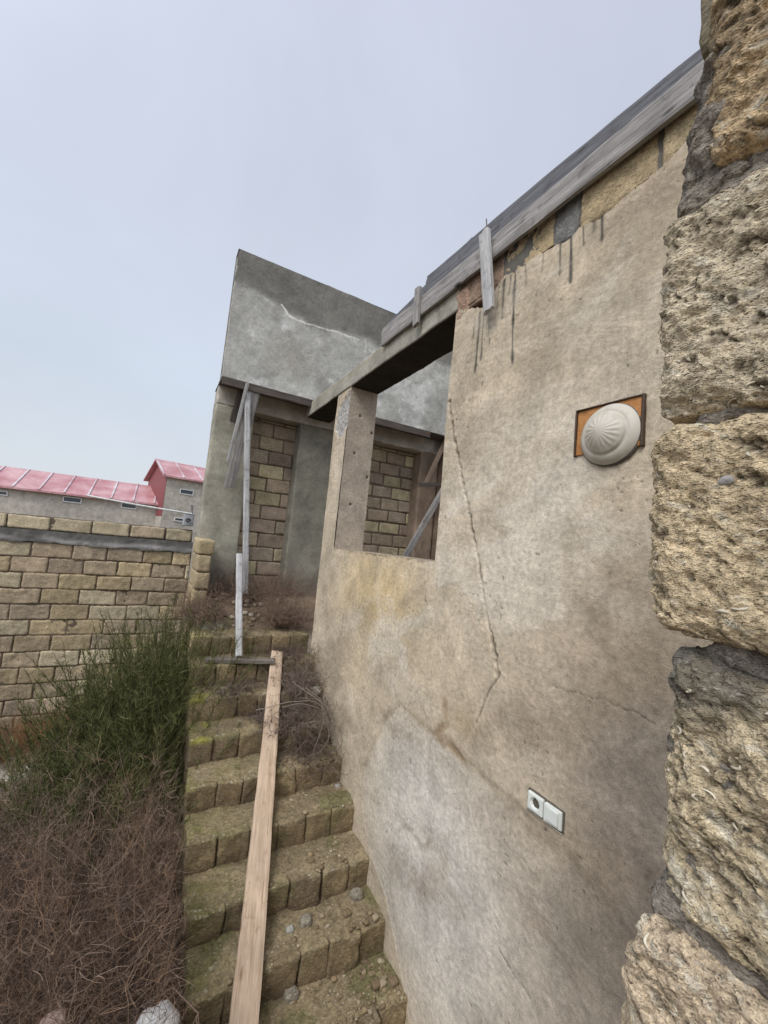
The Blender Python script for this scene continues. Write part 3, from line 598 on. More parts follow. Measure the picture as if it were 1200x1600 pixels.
# ================================================================ LONG PLANK + LYING BOARD
def onlips(x, y, off):     # plane touching the step edges
    r = ray(x, y); s_ = gZ/gY; z0 = (lipZ-s_*lipY)*S+ZC+off
    t = (z0-ZC)/(r[2]-s_*r[1]); return r*t+CAM
A1, A2 = onlips(424, 1019, .025), onlips(441, 1019, .025); Z1_, Z2_ = onlips(348, 1680, .025), onlips(398, 1680, .025)
pl = board('long_plank', (A1+A2)/2, (Z1_+Z2_)/2, np.linalg.norm(A2-A1), .035, (1, 0, 0), WP, None, 22, w1=np.linalg.norm(Z2_-Z1_), jag=.010, bend=.006)
tag(pl, 'long pale pinkish pine plank lying down the middle of the stairs', 'plank')
zt = lips[-2][1]*S+ZC; yl = lips[-2][0]*S
lb = board('lying_board', oZ(322, 1031, (zt-ZC)/S+.016), oZ(428, 1033, (zt-ZC)/S+.016), .085, .04, (0, 1, 0), WB, None, 23)
tag(lb, 'short grey board lying flat across the upper step under the short post', 'board')

# ================================================================ BOUNDARY WALL
BY = 4.1*S; bw = thing('boundary_wall', 'tan shell-stone block yard wall with a grey concrete band near its top', 'wall', (-1.5, BY, 0))
bc = [(.42, .33, .20), (.46, .365, .22), (.38, .30, .19), (.38, .295, .20), (.38, .30, .20), (.50, .42, .28), (.34, .27, .19)]
z1 = -.222*S+ZC; BX0, BX1 = -6.5, .315*S
rb = random.Random(9)
blockwall('block_course', bw, BX0, BX1, z1-.192*12, z1, BY, BY+.19, bc, 9, .40, .192, .013, (.14, .11, .085), .016, CQ, .012, .010)
def band(u, v):
    p = np.stack([u, u*0, v], 1); t = (v-z1)/(.09*S); y = BY-.02+.012*fbm(p*5, 4, 4)+.006*fbm(p*20, 3, 5)
    c = np.tile(np.array([.125, .125, .12]), (len(u), 1)); k = np.exp(-((t-.28+.25*fbm(p*2.5, 3, 6))/.22)**2)*np.clip(.6+fbm(p*np.array([3, 1, 9]), 4, 7), 0, 1)
    c = L3(c, (.36, .36, .37), k*.8); cache['c'] = c*(1+.25*fbm(p*8, 4, 8))[:, None]
    v = np.where(v < z1+.01, v+.022*fbm(p*6, 3, 9), v); return np.stack([u, y, v], 1)
V, F = grid(lin(BX0, BX1, .015), lin(z1-.008, -.130*S+ZC, .012), band); b = B(); b.add(V, F, cache['c'])
V, F = box((BX0, BY-.005, z1), (BX1, BY+.2, -.131*S+ZC)); b.add(V, F, (.12, .12, .115)); b.build('concrete_band', CN, bw)
blockwall('top_course', bw, BX0, BX1-.02, -.130*S+ZC, -.130*S+ZC+.178, BY, BY+.19, [(.50, .42, .28), (.54, .45, .30), (.46, .37, .25)], 12, .42, .178, .022, (.12, .10, .08), .02, CQ, .010, .01)
# pipe, bracket box
P_ = np.array([[oY(135, 774, 4.13), oY(215, 789, 4.1), oY(300, 803, 4.06)]]); P_ = np.array([[*P_[0]]])
pp = thing('plastic_pipe', 'thin white pipe slanting just above the yard wall', 'pipe', P_[0, 1]*1)
V, F, c = tubes(P_, np.full((1, 3), .012), np.array([[.6, .6, .58]]), 8); mob('pipe', V, F, m_plain('pvc', (.62, .62, .60), .4), pp)
V, F, c = tubes(np.array([[oY(215, 788, 4.1), oY(214, 781, 4.1)]]), np.full((1, 2), .006), np.array([[.6, .6, .58]]), 6); mob('clip', V, F, WH, pp)
jb = thing('junction_box', 'small grey box with loose cable on the end of the yard wall', 'junction box', oY(298, 826, 4.08))
lo = oY(285, 821, 4.08); hi = oY(304, 803, 4.08); V, F = stone((lo[0], BY-.06, lo[2]), (hi[0], BY+.03, hi[2]), .012, .008, .001, 9); mob('box', V, F, m_plain('pale_metal', (.33, .34, .35), .5), jb)
cc_ = np.array([(lo[0]+hi[0])/2-.01, BY-.075, (lo[2]+hi[2])/2-.01]); th = np.linspace(0, 6.28*1.6, 30); rad = .035-.0008*np.arange(30)
V, F, c = tubes(np.stack([cc_[0]+rad*np.cos(th), cc_[1]-.0006*np.arange(30), cc_[2]+rad*.8*np.sin(th)], 1)[None], np.full((1, 30), .006), np.array([[.03, .03, .03]]), 5); mob('cable', V, F, m_plain('cable_black', (.03, .03, .03)), jb)
board('bracket', oY(300, 803, 4.08), oY(300, 789, 4.08), .035, .03, (1, 0, 0), WG, jb, 3)

# ================================================================ FAR BUILDINGS
FY = 16.0
def fp(x, y, Y=FY): return oY(x, y, Y)
def farbuilding(name, label, px0, px1, eave, ridge, depth, wins, Y, gable=False):
    t = thing(name, label, 'building', (0, 0, 0)); a = fp(px0[0], px0[1], Y); b_ = fp(px1[0], px1[1], Y); xa, xb = a[0], b_[0]; ze = (a[2]+b_[2])/2; yf = Y*S
    t.location = ((xa+xb)/2, yf, 0); t['category'] = 'building'
    V, F = grid(lin(xa, xb, .12), lin(0, ze, .12), lambda u, v: np.stack([u, u*0+yf, v], 1))
    n = fbm(V*.9, 5, 3); c = np.array((.40, .385, .35))*(1+.35*n)[:, None]; bb = B(); bb.add(V, F, c)
    yr = yf+depth/2; zr = ze+ridge
    for V, F in (box((xa, yf+.003, 0), (xb, yf+depth, ze-.01)),): bb.add(V, F, (.38, .36, .33))
    bb.build('wall', GR, t)
    rb_ = B(); ov = .25; seam = []
    V = np.array([[xa-ov, yf-ov, ze-.06], [xb+ov, yf-ov, ze-.06], [xb+ov, yr, zr], [xa-ov, yr, zr], [xa-ov, yf+depth+ov, ze-.06], [xb+ov, yf+depth+ov, ze-.06]]); V2 = V-np.array([0, 0, .09])
    VV = np.concatenate([V, V2]); rb_.add(VV, [[0, 1, 2, 3], [3, 2, 5, 4], [6, 9, 8, 7], [9, 10, 11, 8], [0, 6, 7, 1], [0, 3, 9, 6], [3, 4, 10, 9], [1, 7, 8, 2]])
    x = xa-ov
    while x < xb+ov:
        d = np.array([0, yr-yf+ov, zr-ze+.06]); nv = np.array([0, -d[2], d[1]])/np.linalg.norm(d)*.05
        p = np.array([[x, yf-ov, ze-.06], [x+.07, yf-ov, ze-.06]]); q = np.concatenate([p, p+d]); rb_.add(np.concatenate([q, q+nv]), [[4, 5, 7, 6], [0, 4, 6, 2], [1, 3, 7, 5], [0, 1, 5, 4]], (1.15, 1.9, 1.9)); x += .98
    rf = rb_.build('roof', RF, t, False)
    if gable: t.rotation_euler = (0, 0, math.radians(13))
    if gable:
        V = np.array([[xa-.02, yf, ze-.1], [xa-.02, yf+depth, ze-.1], [xa-.02, yr, zr-.02], [xa-.02, yf, ze-2.2], [xa-.02, yf+depth, ze-2.2]]); mob('gable_cladding', V, [np.array([[0, 2, 1]]), np.array([[0, 1, 4, 3]])], m_plain('dark_red_metal', (.22, .06, .06), .6), t, None, False)
    for (x0, y0, x1, y1) in wins:
        A = fp(x0, y0, Y); Bq = fp(x1, y1, Y); fr = B(); xm0, xm1, zm0, zm1 = A[0], Bq[0], min(A[2], Bq[2]), max(A[2], Bq[2]); e = .045
        for lo_, hi_ in (((xm0, 0, zm0), (xm1, 0, zm0+e)), ((xm0, 0, zm1-e), (xm1, 0, zm1)), ((xm0, 0, zm0+e), (xm0+e, 0, zm1-e)), ((xm1-e, 0, zm0+e), (xm1, 0, zm1-e))):
            V, F = box((lo_[0], yf-.05, lo_[2]), (hi_[0], yf+.02, hi_[2])); fr.add(V, F)
        wf = fr.build('window', WH, t, False); V, F = box((xm0+e, yf-.02, zm0+e), (xm1-e, yf+.0, zm1-e)); mob('pane', V, F, GL, wf, None, False, origin=np.array(t.location))
    return t
farbuilding('long_shed', 'long low grey shed with a faded red metal roof beyond the yard wall', (-260, 731), (252, 783), 0, 1.05, 4.2,
            [(-12, 765, 12, 775), (99, 775, 127, 787), (190, 784, 213, 796)], FY)
farbuilding('tall_block', 'taller grey block with red metal roof behind the column, right of the long shed', (259, 745), (420, 765), 0, 1.0, 4.0,
            [(279, 764, 300, 775), (270, 808, 290, 816)], FY-.35, True)

# ================================================================ LAMP
lc = oX(950, 680); lamp = thing('wall_lamp', 'round white scallop-fluted wall lamp on an orange wooden plate', 'wall lamp', (S, lc[1], lc[2]))
q = [oX(906, 648), oX(1007, 621), oX(1003, 690), oX(907, 700)]; yA, yB = q[0][1], q[1][1]; zA, zB = q[3][2]-.02, q[0][2]
V, F = stone((S-.012, yB, zB-.19), (S+.02, yA, zB+.008), .006, .002, .001, 30, 3, .001); WO = m_wood('orange_timber', (.36, .15, .045), (.52, .26, .10), (.08, .04, .02), .9)
mob('backing_plate', V, F, WO, lamp, None, False)
fb = B()
for lo_, hi_ in (((yB-.010, zB-.195), (yB, zB+.016)), ((yB, zB+.008), (yA, zB+.014)), ((yA, zB-.195), (yA+.006, zB+.014))):
    V, F = stone((S-.018, lo_[0], lo_[1]), (S+.01, hi_[0], hi_[1]), .006, .001, .0012, 40); fb.add(V, F)
fb.build('plate_edge', m_plain('burnt_wood', (.06, .035, .02)), lamp)
nr, na = 60, 192; rr_ = np.linspace(0.001, 1, nr); aa = np.linspace(0, 2*math.pi, na, endpoint=False); RR, AA = np.meshgrid(rr_, aa, indexing='ij')
Rl = .128; cy, cz = oX(955, 680)[1], oX(955, 680)[2]
prof = 1.0*np.where(RR < .62, .075-.032*(RR/.62)**2, np.where(RR < .72, .043-.014*sst(.62, .72, RR), .029-.026*((RR-.72)/.28)**2))
flu = .0010*np.cos(AA*18+RR*1.6)*np.clip(RR/.45, 0, 1)*sst(.66, .5, RR); Xl = S-.014-(prof+flu); Yl = cy+Rl*RR*np.cos(AA); Zl = cz+Rl*RR*np.sin(AA)
I = np.arange(nr*na).reshape(nr, na); J = np.roll(I, -1, 1); Fl = np.stack([I[:-1], I[1:], J[1:], J[:-1]], -1).reshape(-1, 4)
m, nt2, b_ = mat('opal_glass', .55, .4); cN = co(nt2); n1 = noise(nt2, cN, 14, 5, .6); n2 = noise(nt2, cN, 42, 3, .5)
colr = mix(nt2, (.50, .46, .385), (.33, .28, .20), ramp(nt2, n1, [(.45, 0.), (.75, .8)])); colr = mix(nt2, colr, (.12, .12, .11), ramp(nt2, n2, [(.70, 0.), (.74, .7)])); nt2.links.new(colr, b_.inputs['Base Color'])
mob('glass_shade', np.stack([Xl.ravel(), Yl.ravel(), Zl.ravel()], 1), Fl, m, lamp)
V, F, c = tubes(np.stack([np.full(60, S-.008), cy+.128*np.cos(np.linspace(0, 6.283, 60)), cz+.128*np.sin(np.linspace(0, 6.283, 60))], 1)[None], np.full((1, 60), .006), np.array([[.1, .1, .1]]), 6); mob('rim', V, F, m_plain('rim_metal', (.10, .09, .08), .5), lamp)

# ================================================================ SOCKETS
a, b1 = oX(829, 1234), oX(881, 1268); yL, yR = a[1], b1[1]; zt_ = (a[2]+b1[2])/2; hgt = .074
sk = thing('socket_plate', 'white double plate holding a round socket and a rocker switch set in the plaster', 'electrical outlet', (S, (yL+yR)/2, zt_-hgt/2))
WS = m_plain('white_plastic', (.68, .70, .64), .35, .5, .06)
V, F = stone((S-.006, yR-.008, zt_-hgt-.008), (S+.02, yL+.008, zt_+.006), .006, .003, .002, 40, 5, .001); mob('recess', V, F, CN, sk, np.tile((.12, .11, .09), (len(V), 1)))
ym = (yL+yR)/2
for nm, ya, yb2 in (('socket', ym+.004, yL), ('switch', yR, ym-.004)):
    V, F = stone((S-.018, ya, zt_-hgt), (S+.004, yb2, zt_), .004, .005, 0, 9, 0, 0)
    cyy, czz = (ya+yb2)/2, zt_-hgt/2
    if nm == 'socket':
        d = np.hypot(V[:, 1]-cyy, V[:, 2]-czz); V[:, 0] += np.where(V[:, 0] < S-.014, .016*sst(.023, .019, d), 0)
    else: V[:, 0] += np.where(V[:, 0] < S-.014, -.004*(V[:, 1]-cyy)/.04, 0)
    o = mob(nm, V, F, WS, sk)
    if nm == 'socket':
        for dy in (-.009, .009):
            V, F, c = tubes(np.array([[[S-.006, cyy+dy, czz], [S-.001, cyy+dy, czz]]]), np.full((1, 2), .003), np.zeros((1, 3)), 8); mob('pin_hole', V, F, m_plain('hole_dark', (.02, .02, .02)), o, origin=np.array(sk.location))
    else:
        V, F = stone((S-.0215, ya+.012, zt_-hgt+.008), (S-.012, yb2-.010, zt_-.008), .004, .003, 0, 9, 0, 0); mob('rocker', V, F, WS, o, origin=np.array(sk.location))
V, F = stone((S-.006, yR-.004, zt_-hgt-.016), (S+.01, yL+.012, zt_-hgt-.006), .005, .003, .002, 40); mob('plaster_lip', V, F, PL, sk, np.tile((.36, .31, .24), (len(V), 1)))

# ================================================================ NEAR STONE WALL
nw = thing('rough_stone_wall', 'close rough shell-stone wall end filling the right edge of the view', 'wall', (.5, .1, 0))
NX = .395
defs = [(.365, .60, .176, 0., (.40, .31, .20), 1), (.143, .348, .210, .0, (.50, .44, .335), 2), (-.056, .130, .211, -.004, (.60, .50, .345), 3), (-.275, -.068, .199, .004, (.48, .41, .29), 4), (-.49, -.285, .208, -.012, (.47, .39, .29), 5)]
NEAR = []
for zl, zh, yf, dx, cc, sd2 in defs:
    V, F = stone((NX+dx, .0, zl+ZC), (NX+.24, yf, zh+ZC), .0024, .022, .009, 42, sd2*7, .007, maxn=110)
    if sd2 in (1, 4, 5):
        V += np.array([1, .9, .5])*(.016*fbm(V*np.array([14, 14, 22])+sd2, 4, sd2))[:, None]
    ps = V @ np.array([[1, 0, 0], [0, .8, .6], [0, -.6, .8]]).T
    r1 = fbm(ps*np.array([60, 60, 150]), 4, sd2+3, .6); fr_ = abs(r1)*(-1)+.25; r2_ = fbm(ps*np.array([110, 110, 260]), 3, sd2+9, .7); V[:, 0] -= .008*fr_+.003*r2_; V[:, 1] += .005*r1+.002*r2_
    n = fbm(V*26, 4, sd2+20); c = np.array(cc)*1.48*(1+.6*r1+.5*r2_+.30*n)[:, None]
    c = L3(c, (.80, .76, .64), np.clip(.9*sst(.30, .5, fbm(ps*np.array([50, 50, 170]), 3, sd2+31)), 0, .85)); c = L3(c, (.13, .10, .07), np.clip(.8*sst(.15, .5, -r1-.5*r2_), 0, .75))
    if sd2 == 4: c = L3(c, (.17, .16, .14), .85*sst(-.02, .03, V[:, 2]-ZC+.135+.04*fbm(V*14, 3, 8)+(.2-V[:, 1])*-.6))
    if sd2 == 1: c = L3(c, (.15, .135, .115), .8*sst(.0, .3, fbm(V*9, 3, 3)))
    NEAR.append(V); mob('stone_block', V, F, CQN, nw, np.clip(c*np.array([1.05, 1., .92])*np.minimum(1, .8/np.maximum((c*np.array([1.05, 1., .92])).max(1), .01))[:, None], .02, .85))
b = B()
for zl, zh, yf in ((.33, .38, .198), (.125, .150, .190), (-.075, -.05, .178), (-.30, -.262, .20)):
    V, F = stone((NX+.014, .0, zl+ZC), (NX+.23, yf, zh+ZC), .004, .012, .009, 50, int(abs(zl*1000)), .008); V = V+(.006*fbm(V*70, 3, 6))[:, None]; b.add(V, F, np.array((.38, .33, .27))*(1+.4*fbm(V*30, 3, 4))[:, None])
V, F = stone((NX+.002, .155, .345+ZC), (NX+.13, .207, .50+ZC), .0028, .026, .016, 40, 17, .016); V = V+(.008*fbm(V*60, 3, 6))[:, None]; b.add(V, F, np.array((.33, .29, .235))*(1+.5*fbm(V*40, 3, 4))[:, None])
V, F = stone((NX+.012, .03, -.27+ZC), (NX+.2, .197, -.06+ZC), .004, .02, .014, 40, 18, .01); V = V+(.008*fbm(V*60, 3, 6))[:, None]; b.add(V, F, np.array((.30, .27, .22))*(1+.5*fbm(V*40, 3, 4))[:, None])
b.build('mortar', CQN, nw)
# shell fragments bedded in the stone faces
NV = np.concatenate([v[(v[:, 0] < NX+.03)] for v in NEAR]); sh = B(); r3 = random.Random(6)
for i in range(60):
    cyy, czz = r3.uniform(.085, .205), ZC+r3.uniform(-.40, .40); k = r3.choice([1, 1, 2]); rad = r3.uniform(.0025, .008)
    t0, t1 = r3.uniform(0, 6.28), r3.uniform(.8, 2.8); tt = np.linspace(t0, t0+t1, 9); q = np.stack([cyy+rad*np.cos(tt)*1.2, czz+rad*np.sin(tt)*.7], 1)
    xx = []
    for a_, b2 in q:
        d2 = (NV[:, 1]-a_)**2+(NV[:, 2]-b2)**2; m_ = np.argsort(d2)[:4]; xx.append(NV[m_, 0].min() if d2[m_[0]] < 2e-5 else 9)
    if max(xx) > 1: continue
    xx = np.convolve(np.r_[xx[0], xx, xx[-1]], [.25, .5, .25], 'valid')
    V, F, c = tubes(np.stack([xx+.0004, q[:, 0], q[:, 1]], 1)[None], (np.sin(np.linspace(.25, 2.9, 9))*r3.uniform(.0007, .0016))[None], np.array([[.58, .52, .40]])*r3.uniform(.8, 1.08), 5); sh.add(V, F, c)
sh.build('shell_fragments', VG, nw)
bb = B(); r2 = random.Random(4)
for k in range(-13, 5):
    z = ZC-.285+k*.2
    if k in (0,): pass
    zz0 = z
    if z+.2 < 0: continue
    x = NX+.25 if -1 <= k <= 3 else NX+.02
    while x < S:
        V, F = stone((x, .0, max(zz0, 0)+.006), (min(x+.39, S)-.01, .2, zz0+.194), .02, .015, .006, 20, r2.randint(0, 99)); bb.add(V, F, np.array((.34, .285, .19))*r2.uniform(.8, 1.1)); x += .4
bb.build('block_course', CQ, nw)
pb_ = oX(1137, 747, NX/S-.004); V, F = stone(pb_-np.array([.002, .005, .004]), pb_+np.array([.008, .005, .004]), .001, .004, .002, 80, 3, .003); mob('pebble', V, F, CN, nw, np.tile((.26, .26, .26), (len(V), 1)))

# ================================================================ VEGETATION
def brush(centers, n, L, r, col, K=6, curl=.33, up=.5, sub=5, subL=.25, rad=.0016, droop=.02, seed=1, colv=.3, clip=None):
    rng = np.random.default_rng(seed); Vs = B()
    xmax = clip
    def cut(P, *a):
        if xmax is None: return (P,)+a
        k = P[..., 0].max(1) < xmax; return (P[k],)+tuple(q[k] for q in a)
    for (cx, cy_, cz_, R_, H_) in centers:
        N_ = int(n*R_*R_/.16); s0 = np.stack([cx+rng.normal(0, R_*.35, N_), cy_+rng.normal(0, R_*.35, N_), np.full(N_, cz_)], 1)
        d = rng.normal(0, 1, (N_, 3)); d[:, 2] = abs(d[:, 2])*up+.25; d /= np.linalg.norm(d, axis=1, keepdims=True)
        Ls = L*rng.uniform(.5, 1.1, N_)*(H_/.6); P = wander(s0, d, Ls, K, curl, droop, rng)
        base = np.array(col[rng.integers(len(col))]); cc = base*rng.uniform(1-colv, 1+colv, (N_, 1))*np.array([1, 1, 1])
        P, cc = cut(P, cc); N_ = len(P)
        if not N_: continue
        V, F, c = tubes(P, np.linspace(rad*1.5, rad*.7, K)[None].repeat(N_, 0), cc); Vs.add(V, F, c)
        if sub:
            kk = rng.integers(1, K, N_*sub); ii = np.repeat(np.arange(N_), sub); s1 = P[ii, kk]
            d1 = P[ii, kk]-P[ii, kk-1]; d1 /= np.linalg.norm(d1, axis=1, keepdims=True); d1 = d1+rng.normal(0, .75, d1.shape); d1 /= np.linalg.norm(d1, axis=1, keepdims=True)
            P1 = wander(s1, d1, subL*rng.uniform(.3, 1., len(ii))*(H_/.6), 4, curl, 0, rng)
            P1, c1 = cut(P1, base*rng.uniform(1-colv, 1.1+colv, (len(ii), 1)))
            if not len(P1): continue
            V, F, c = tubes(P1, np.linspace(rad*.8, rad*.45, 4)[None].repeat(len(P1), 0), c1); Vs.add(V, F, c)
    return Vs
GZ = -ZC/S
cs = []; rv = random.Random(8)
for i in range(70):
    px = rv.uniform(-140, 285); py = rv.uniform(1330, 1900); g = oZ(px, py, GZ)
    if g[0] > SX0-.12: g[0] = SX0-.12-rv.uniform(0, .3)
    h = rv.choice([.5, .65, .8, 1.0]) if g[1] < 3.6 else rv.uniform(.35, .65); cs.append((g[0], g[1], 0., rv.uniform(.28, .45), h))
br = brush(cs, 330, .75, .4, [(.16, .105, .075), (.22, .155, .115), (.09, .06, .045), (.20, .125, .075), (.14, .10, .08), (.26, .185, .13)], seed=3, sub=24, curl=.34, rad=.0011, up=1.0, subL=.11, colv=.5, clip=SX0-.02)
o = br.build('dry_brush', TW); tag(o, 'tangled mass of brown dead bushes filling the yard left of the stairs', 'dry brush', kind='stuff')
# reddish dry weeds along the foot of the yard wall
cs = [(x, BY-.2-rv.uniform(0, .45), .0, .34, rv.uniform(.38, .6)) for x in np.linspace(-2.6, .3, 24)]
o = brush(cs, 260, .55, .3, [(.24, .12, .05), (.22, .14, .095), (.27, .15, .06)], seed=5, sub=8, rad=.0013).build('dry_weeds', TW); tag(o, 'rust brown dry weeds along the foot of the yard wall', 'dry weeds', kind='stuff')
# green broom-like shrub
gs = thing('green_shrub', 'tall feathery dark green shrub growing beside the stair flank', 'shrub', (0, 4.2, 0))
rg = np.random.default_rng(4); bases = []
cent = [(-.22, 3.75, 1.10), (.0, 3.95, 1.38), (.12, 4.2, 1.68), (.24, 4.45, 2.0), (.20, 4.3, 1.85), (.26, 4.55, 1.9), (-.10, 4.15, 1.42), (-.36, 4.0, .98), (-.52, 4.1, .70), (.16, 3.8, 1.25), (-.25, 4.3, 1.35), (-.05, 4.4, 1.55), (.02, 3.6, 1.05), (.22, 4.2, 1.75)]
bm = B(); sm_ = B()
for cx, cy_, H_ in cent:
    N_ = 225; s0 = np.stack([cx+rg.normal(0, .12, N_), cy_+rg.normal(0, .15, N_), np.zeros(N_)], 1)
    d = np.stack([rg.normal(.06, .17, N_), rg.normal(-.02, .17, N_), np.ones(N_)], 1); d /= np.linalg.norm(d, axis=1, keepdims=True)
    P = wander(s0, d, H_*rg.uniform(.45, 1.06, N_), 9, .085, -.012, rg)
    V, F, c = tubes(P, np.linspace(.004, .0015, 9)[None].repeat(N_, 0), np.array((.08, .075, .03))*rg.uniform(.6, 1.2, (N_, 1))); sm_.add(V, F, c)
    ii = np.repeat(np.arange(N_), 90); t = rg.uniform(1.2, 7.99, len(ii)); k = t.astype(int); fr_ = (t-k)[:, None]; s1 = P[ii, k]*(1-fr_)+P[ii, k+1]*fr_
    d1 = P[ii, k+1]-P[ii, k]; d1 /= np.linalg.norm(d1, axis=1, keepdims=True); d1 = d1+rg.normal(0, .5, d1.shape); d1 /= np.linalg.norm(d1, axis=1, keepdims=True)
    P1 = wander(s1, d1, rg.uniform(.03, .10, len(ii)), 3, .2, -.05, rg)
    cv = np.array([(.09, .10, .03), (.13, .135, .045), (.18, .18, .075), (.06, .07, .028)])[rg.integers(0, 4, len(ii))]*rg.uniform(.7, 1.3, (len(ii), 1))
    V, F, c = tubes(P1, np.array([.0020, .0017, .0006])[None].repeat(len(ii), 0), cv); bm.add(V, F, c)
bm.build('foliage', VG, gs); sm_.build('stem', TW, gs)
# tangle of dead branches on the upper steps
def stepz(y):
    k = np.floor((y/S-lipY)/gY); return np.where(y/S > lips[-1][0], FLZ, (lipZ+gZ*k)*S+ZC)
tg = thing('dead_branches', 'tangle of dead grey-brown branches caught on the upper steps against the wall', 'dead branches', (1.3, 3.7, 1.5))
cs = [(1.38, y, float(stepz(np.array(y))), .30, h) for y, h in ((3.35, .30), (3.6, .36), (3.8, .38), (4.0, .34), (4.2, .32))]+[(1.1, 3.75, float(stepz(np.array(3.75))), .26, .3), (.95, 4.0, float(stepz(np.array(4.0))), .22, .22), (.78, 3.85, float(stepz(np.array(3.85))), .22, .2), (1.15, 3.5, float(stepz(np.array(3.5))), .2, .24)]
for c_ in list(cs): cs.append((c_[0]-.1, c_[1]+.05, c_[2], .2, c_[4]*.8))
brush(cs, 230, .5, .3, [(.17, .125, .10), (.22, .17, .135), (.15, .11, .085)], seed=9, sub=5, curl=.5, droop=.06, rad=.0018).build('twig', TW, tg)
pts = []
for a_ in [((400, 1110), (455, 1095), (500, 1095), (520, 1140), (500, 1175)), ((455, 1065), (480, 1080), (505, 1100), (522, 1120), (515, 1150)), ((440, 1105), (470, 1098), (510, 1110), (518, 1165), (470, 1190)), ((478, 1075), (500, 1090), (508, 1120), (500, 1150), (488, 1180))]:
    q = np.array([oY(x, y, 2.16-.03*i) for i, (x, y) in enumerate(a_)]); tt = np.linspace(0, 4, 22); q = np.stack([np.interp(tt, range(5), q[:, j]) for j in range(3)], 1)
    for _ in range(3): q[1:-1] = (q[:-2]+q[1:-1]*2+q[2:])/4
    pts.append(q+.008*np.stack([vn(q*13+j*7+len(pts), 3) for j in range(3)], 1))
V, F, c = tubes(np.array(pts), np.linspace(.0038, .0014, 22)[None].repeat(len(pts), 0), np.tile((.25, .21, .17), (len(pts), 1)), 5); mob('branch', V, F, TW, tg, c)
cs = [(x, y, FLZ+(.27 if y > 4.95 else .12), .25, h) for x, y, h in ((.62, 4.85, .25), (.75, 5.1, .35), (1.0, 5.2, .4), (1.2, 5.1, .42), (1.35, 4.9, .4), (1.45, 4.6, .35), (1.5, 5.3, .4), (.55, 4.75, .35), (.56, 4.95, .45), (1.3, 4.65, .28))]
o = brush(cs, 480, .6, .3, [(.20, .135, .10), (.24, .17, .12)], seed=10, sub=5, curl=.4).build('landing_weeds', TW); tag(o, 'brown dry weeds growing over the landing below the block infill', 'dry weeds', kind='stuff')

# ================================================================ ROCKS AND RUBBLE
def rock(name, p, s_, col, seed, label=None, m=CN, group=None):
    V, F = stone(np.array(p)-np.array(s_), np.array(p)+np.array(s_), min(s_)/7, min(s_)*.9, min(s_)*.35, 1.1/min(s_), seed, min(s_)*.35)
    o = mob(name, V, F, m, None, np.array(col)*(1+.25*fbm(V*20, 3, 2))[:, None])
    if label: tag(o, label, 'stone', group)
    return o
g = oZ(243, 1612, -1.3); rock('pale_rock', g, (.075, .08, .07), (.42, .43, .44), 3, 'large pale grey rock in the brush beside the stair flank')
g = oZ(78, 1612, -1.3); rock('pink_rock', g, (.06, .06, .045), (.36, .28, .25), 4, 'pinkish stone in the dead brush near the left corner')
g = oX(493, 1078, .955); rock('wall_rock', (g[0]-.0, g[1], g[2]), (.05, .05, .042), (.42, .42, .38), 5, 'pale round stone lodged between dead branches and wall on the upper steps')
def onstep(x, y):
    best = None
    for (ly, lz) in lips:
        p = oZ(x, y, lz)
        if ly*S-.01 <= p[1] <= (ly+gY)*S: best = p
    return best if best is not None else oX(x, y, .95)
for (x, y, s_, lb_) in [(477, 1446, .034, 'knobbly tan stone near the middle of the low step'), (453, 1457, .022, 'small grey stone left of the knobbly tan stone'), (431, 1449, .018, 'smallest pale stone close to the plank'), (453, 1560, .036, 'angular dark stone below the riser beside the plank'), (557, 1403, .038, 'upright tan fragment near the wall on the low step'), (528, 1232, .022, 'blue-grey stone in the corner of the middle step')]:
    p = onstep(x, y); rock('loose_stone', p+np.array([0, 0, s_*.6]), (s_*1.1, s_, s_*.8), (.28, .25, .19) if s_ > .03 else (.30, .30, .28), int(x), lb_, CQS if s_ > .03 else CN, 'loose stones on the steps')
b = B(); rg2 = random.Random(12)
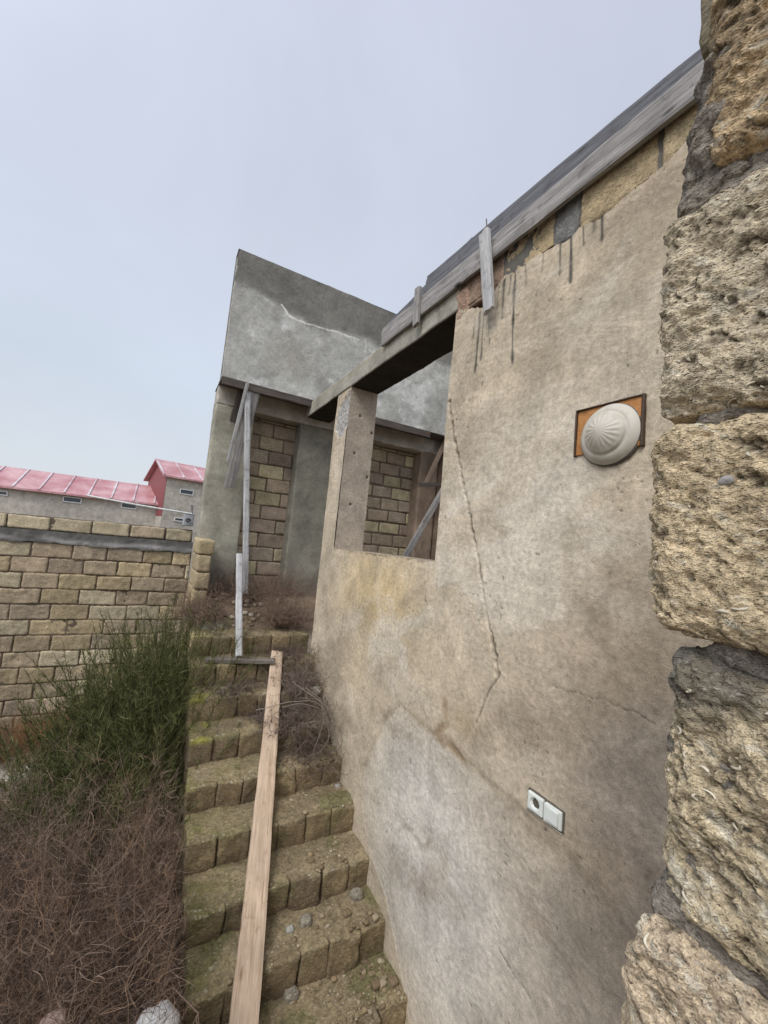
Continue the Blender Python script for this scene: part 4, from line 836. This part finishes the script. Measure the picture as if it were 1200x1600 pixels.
for i in range(420):
    ly, lz = lips[rg2.choice([1, 2, 3, 4, 5, 5, 6, 6, 7, 8, 9, 12])]; t = min(1, rg2.random()**.55); x = SX0+.05+(SX1-SX0-.08)*t; y = (ly+rg2.uniform(.03, .95)*gY)*S; s_ = rg2.uniform(.003, .010)*(1.8 if rg2.random() < .15 else 1)
    z = lz*S+ZC+s_*.3
    V, F = stone((x-s_, y-s_, z-s_*.7), (x+s_*1.2, y+s_, z+s_*.7), s_, s_*.5, s_*.3, 40, i); b.add(V, F, np.array(rg2.choice([(.32, .27, .18), (.24, .19, .12), (.36, .32, .24), (.20, .16, .10)])))
for i in range(210):
    q = rg2.choice([4, 5, 5, 5, 6, 6, 7, 9]); ly, lz = lips[q]; t = 1-abs(rg2.gauss(0, .22)); x = SX0+.06+(SX1-SX0-.10)*max(.25, min(.99, t)); y = (ly+rg2.uniform(.05, .98)*gY)*S; s_ = rg2.uniform(.003, .012)*(2.0 if rg2.random() < .12 else 1)
    z = lz*S+ZC+s_*.4; V, F = stone((x-s_, y-s_*rg2.uniform(.6, 1.3), z-s_*.7), (x+s_*rg2.uniform(.8, 1.5), y+s_, z+s_*.6), s_*.4, s_*.12, s_*.3, 90, i, s_*1.1); b.add(V, F, np.array(rg2.choice([(.24, .19, .12), (.17, .13, .085), (.28, .24, .17), (.20, .16, .10)])))
o = b.build('step_grit', CN, None); tag(o, 'grit and small stone chips scattered over the treads', 'grit', kind='stuff')
b = B()
for i in range(520):
    g = oZ(rg2.uniform(-60, 95), rg2.uniform(1172, 1300), GZ); s_ = rg2.uniform(.015, .06); z = rg2.uniform(.0, .07)
    V, F = stone((g[0]-s_, g[1]-s_, z-s_*.6), (g[0]+s_*1.3, g[1]+s_, z+s_*.7), s_*.5, s_*.5, s_*.35, 20, i, s_*.4); b.add(V, F, np.array(rg2.choice([(.34, .32, .28), (.26, .235, .20), (.42, .40, .36), (.20, .17, .14)])))
for i in range(160):
    x, y = rg2.uniform(.62, 1.5), rg2.uniform(LY0+.1, RY-.05); s_ = rg2.uniform(.008, .03); hz = FLZ+.28*float(sst(2.84*S, 3.12*S, y)); V, F = stone((x-s_, y-s_, hz-.01), (x+s_, y+s_, hz+s_), s_*.6, s_*.4, s_*.3, 20, i); b.add(V, F, np.array(rg2.choice([(.30, .25, .18), (.20, .16, .12), (.45, .42, .36)])))
o = b.build('rubble', CN, None); tag(o, 'broken stone rubble heaped at the foot of the yard wall', 'rubble', kind='stuff')
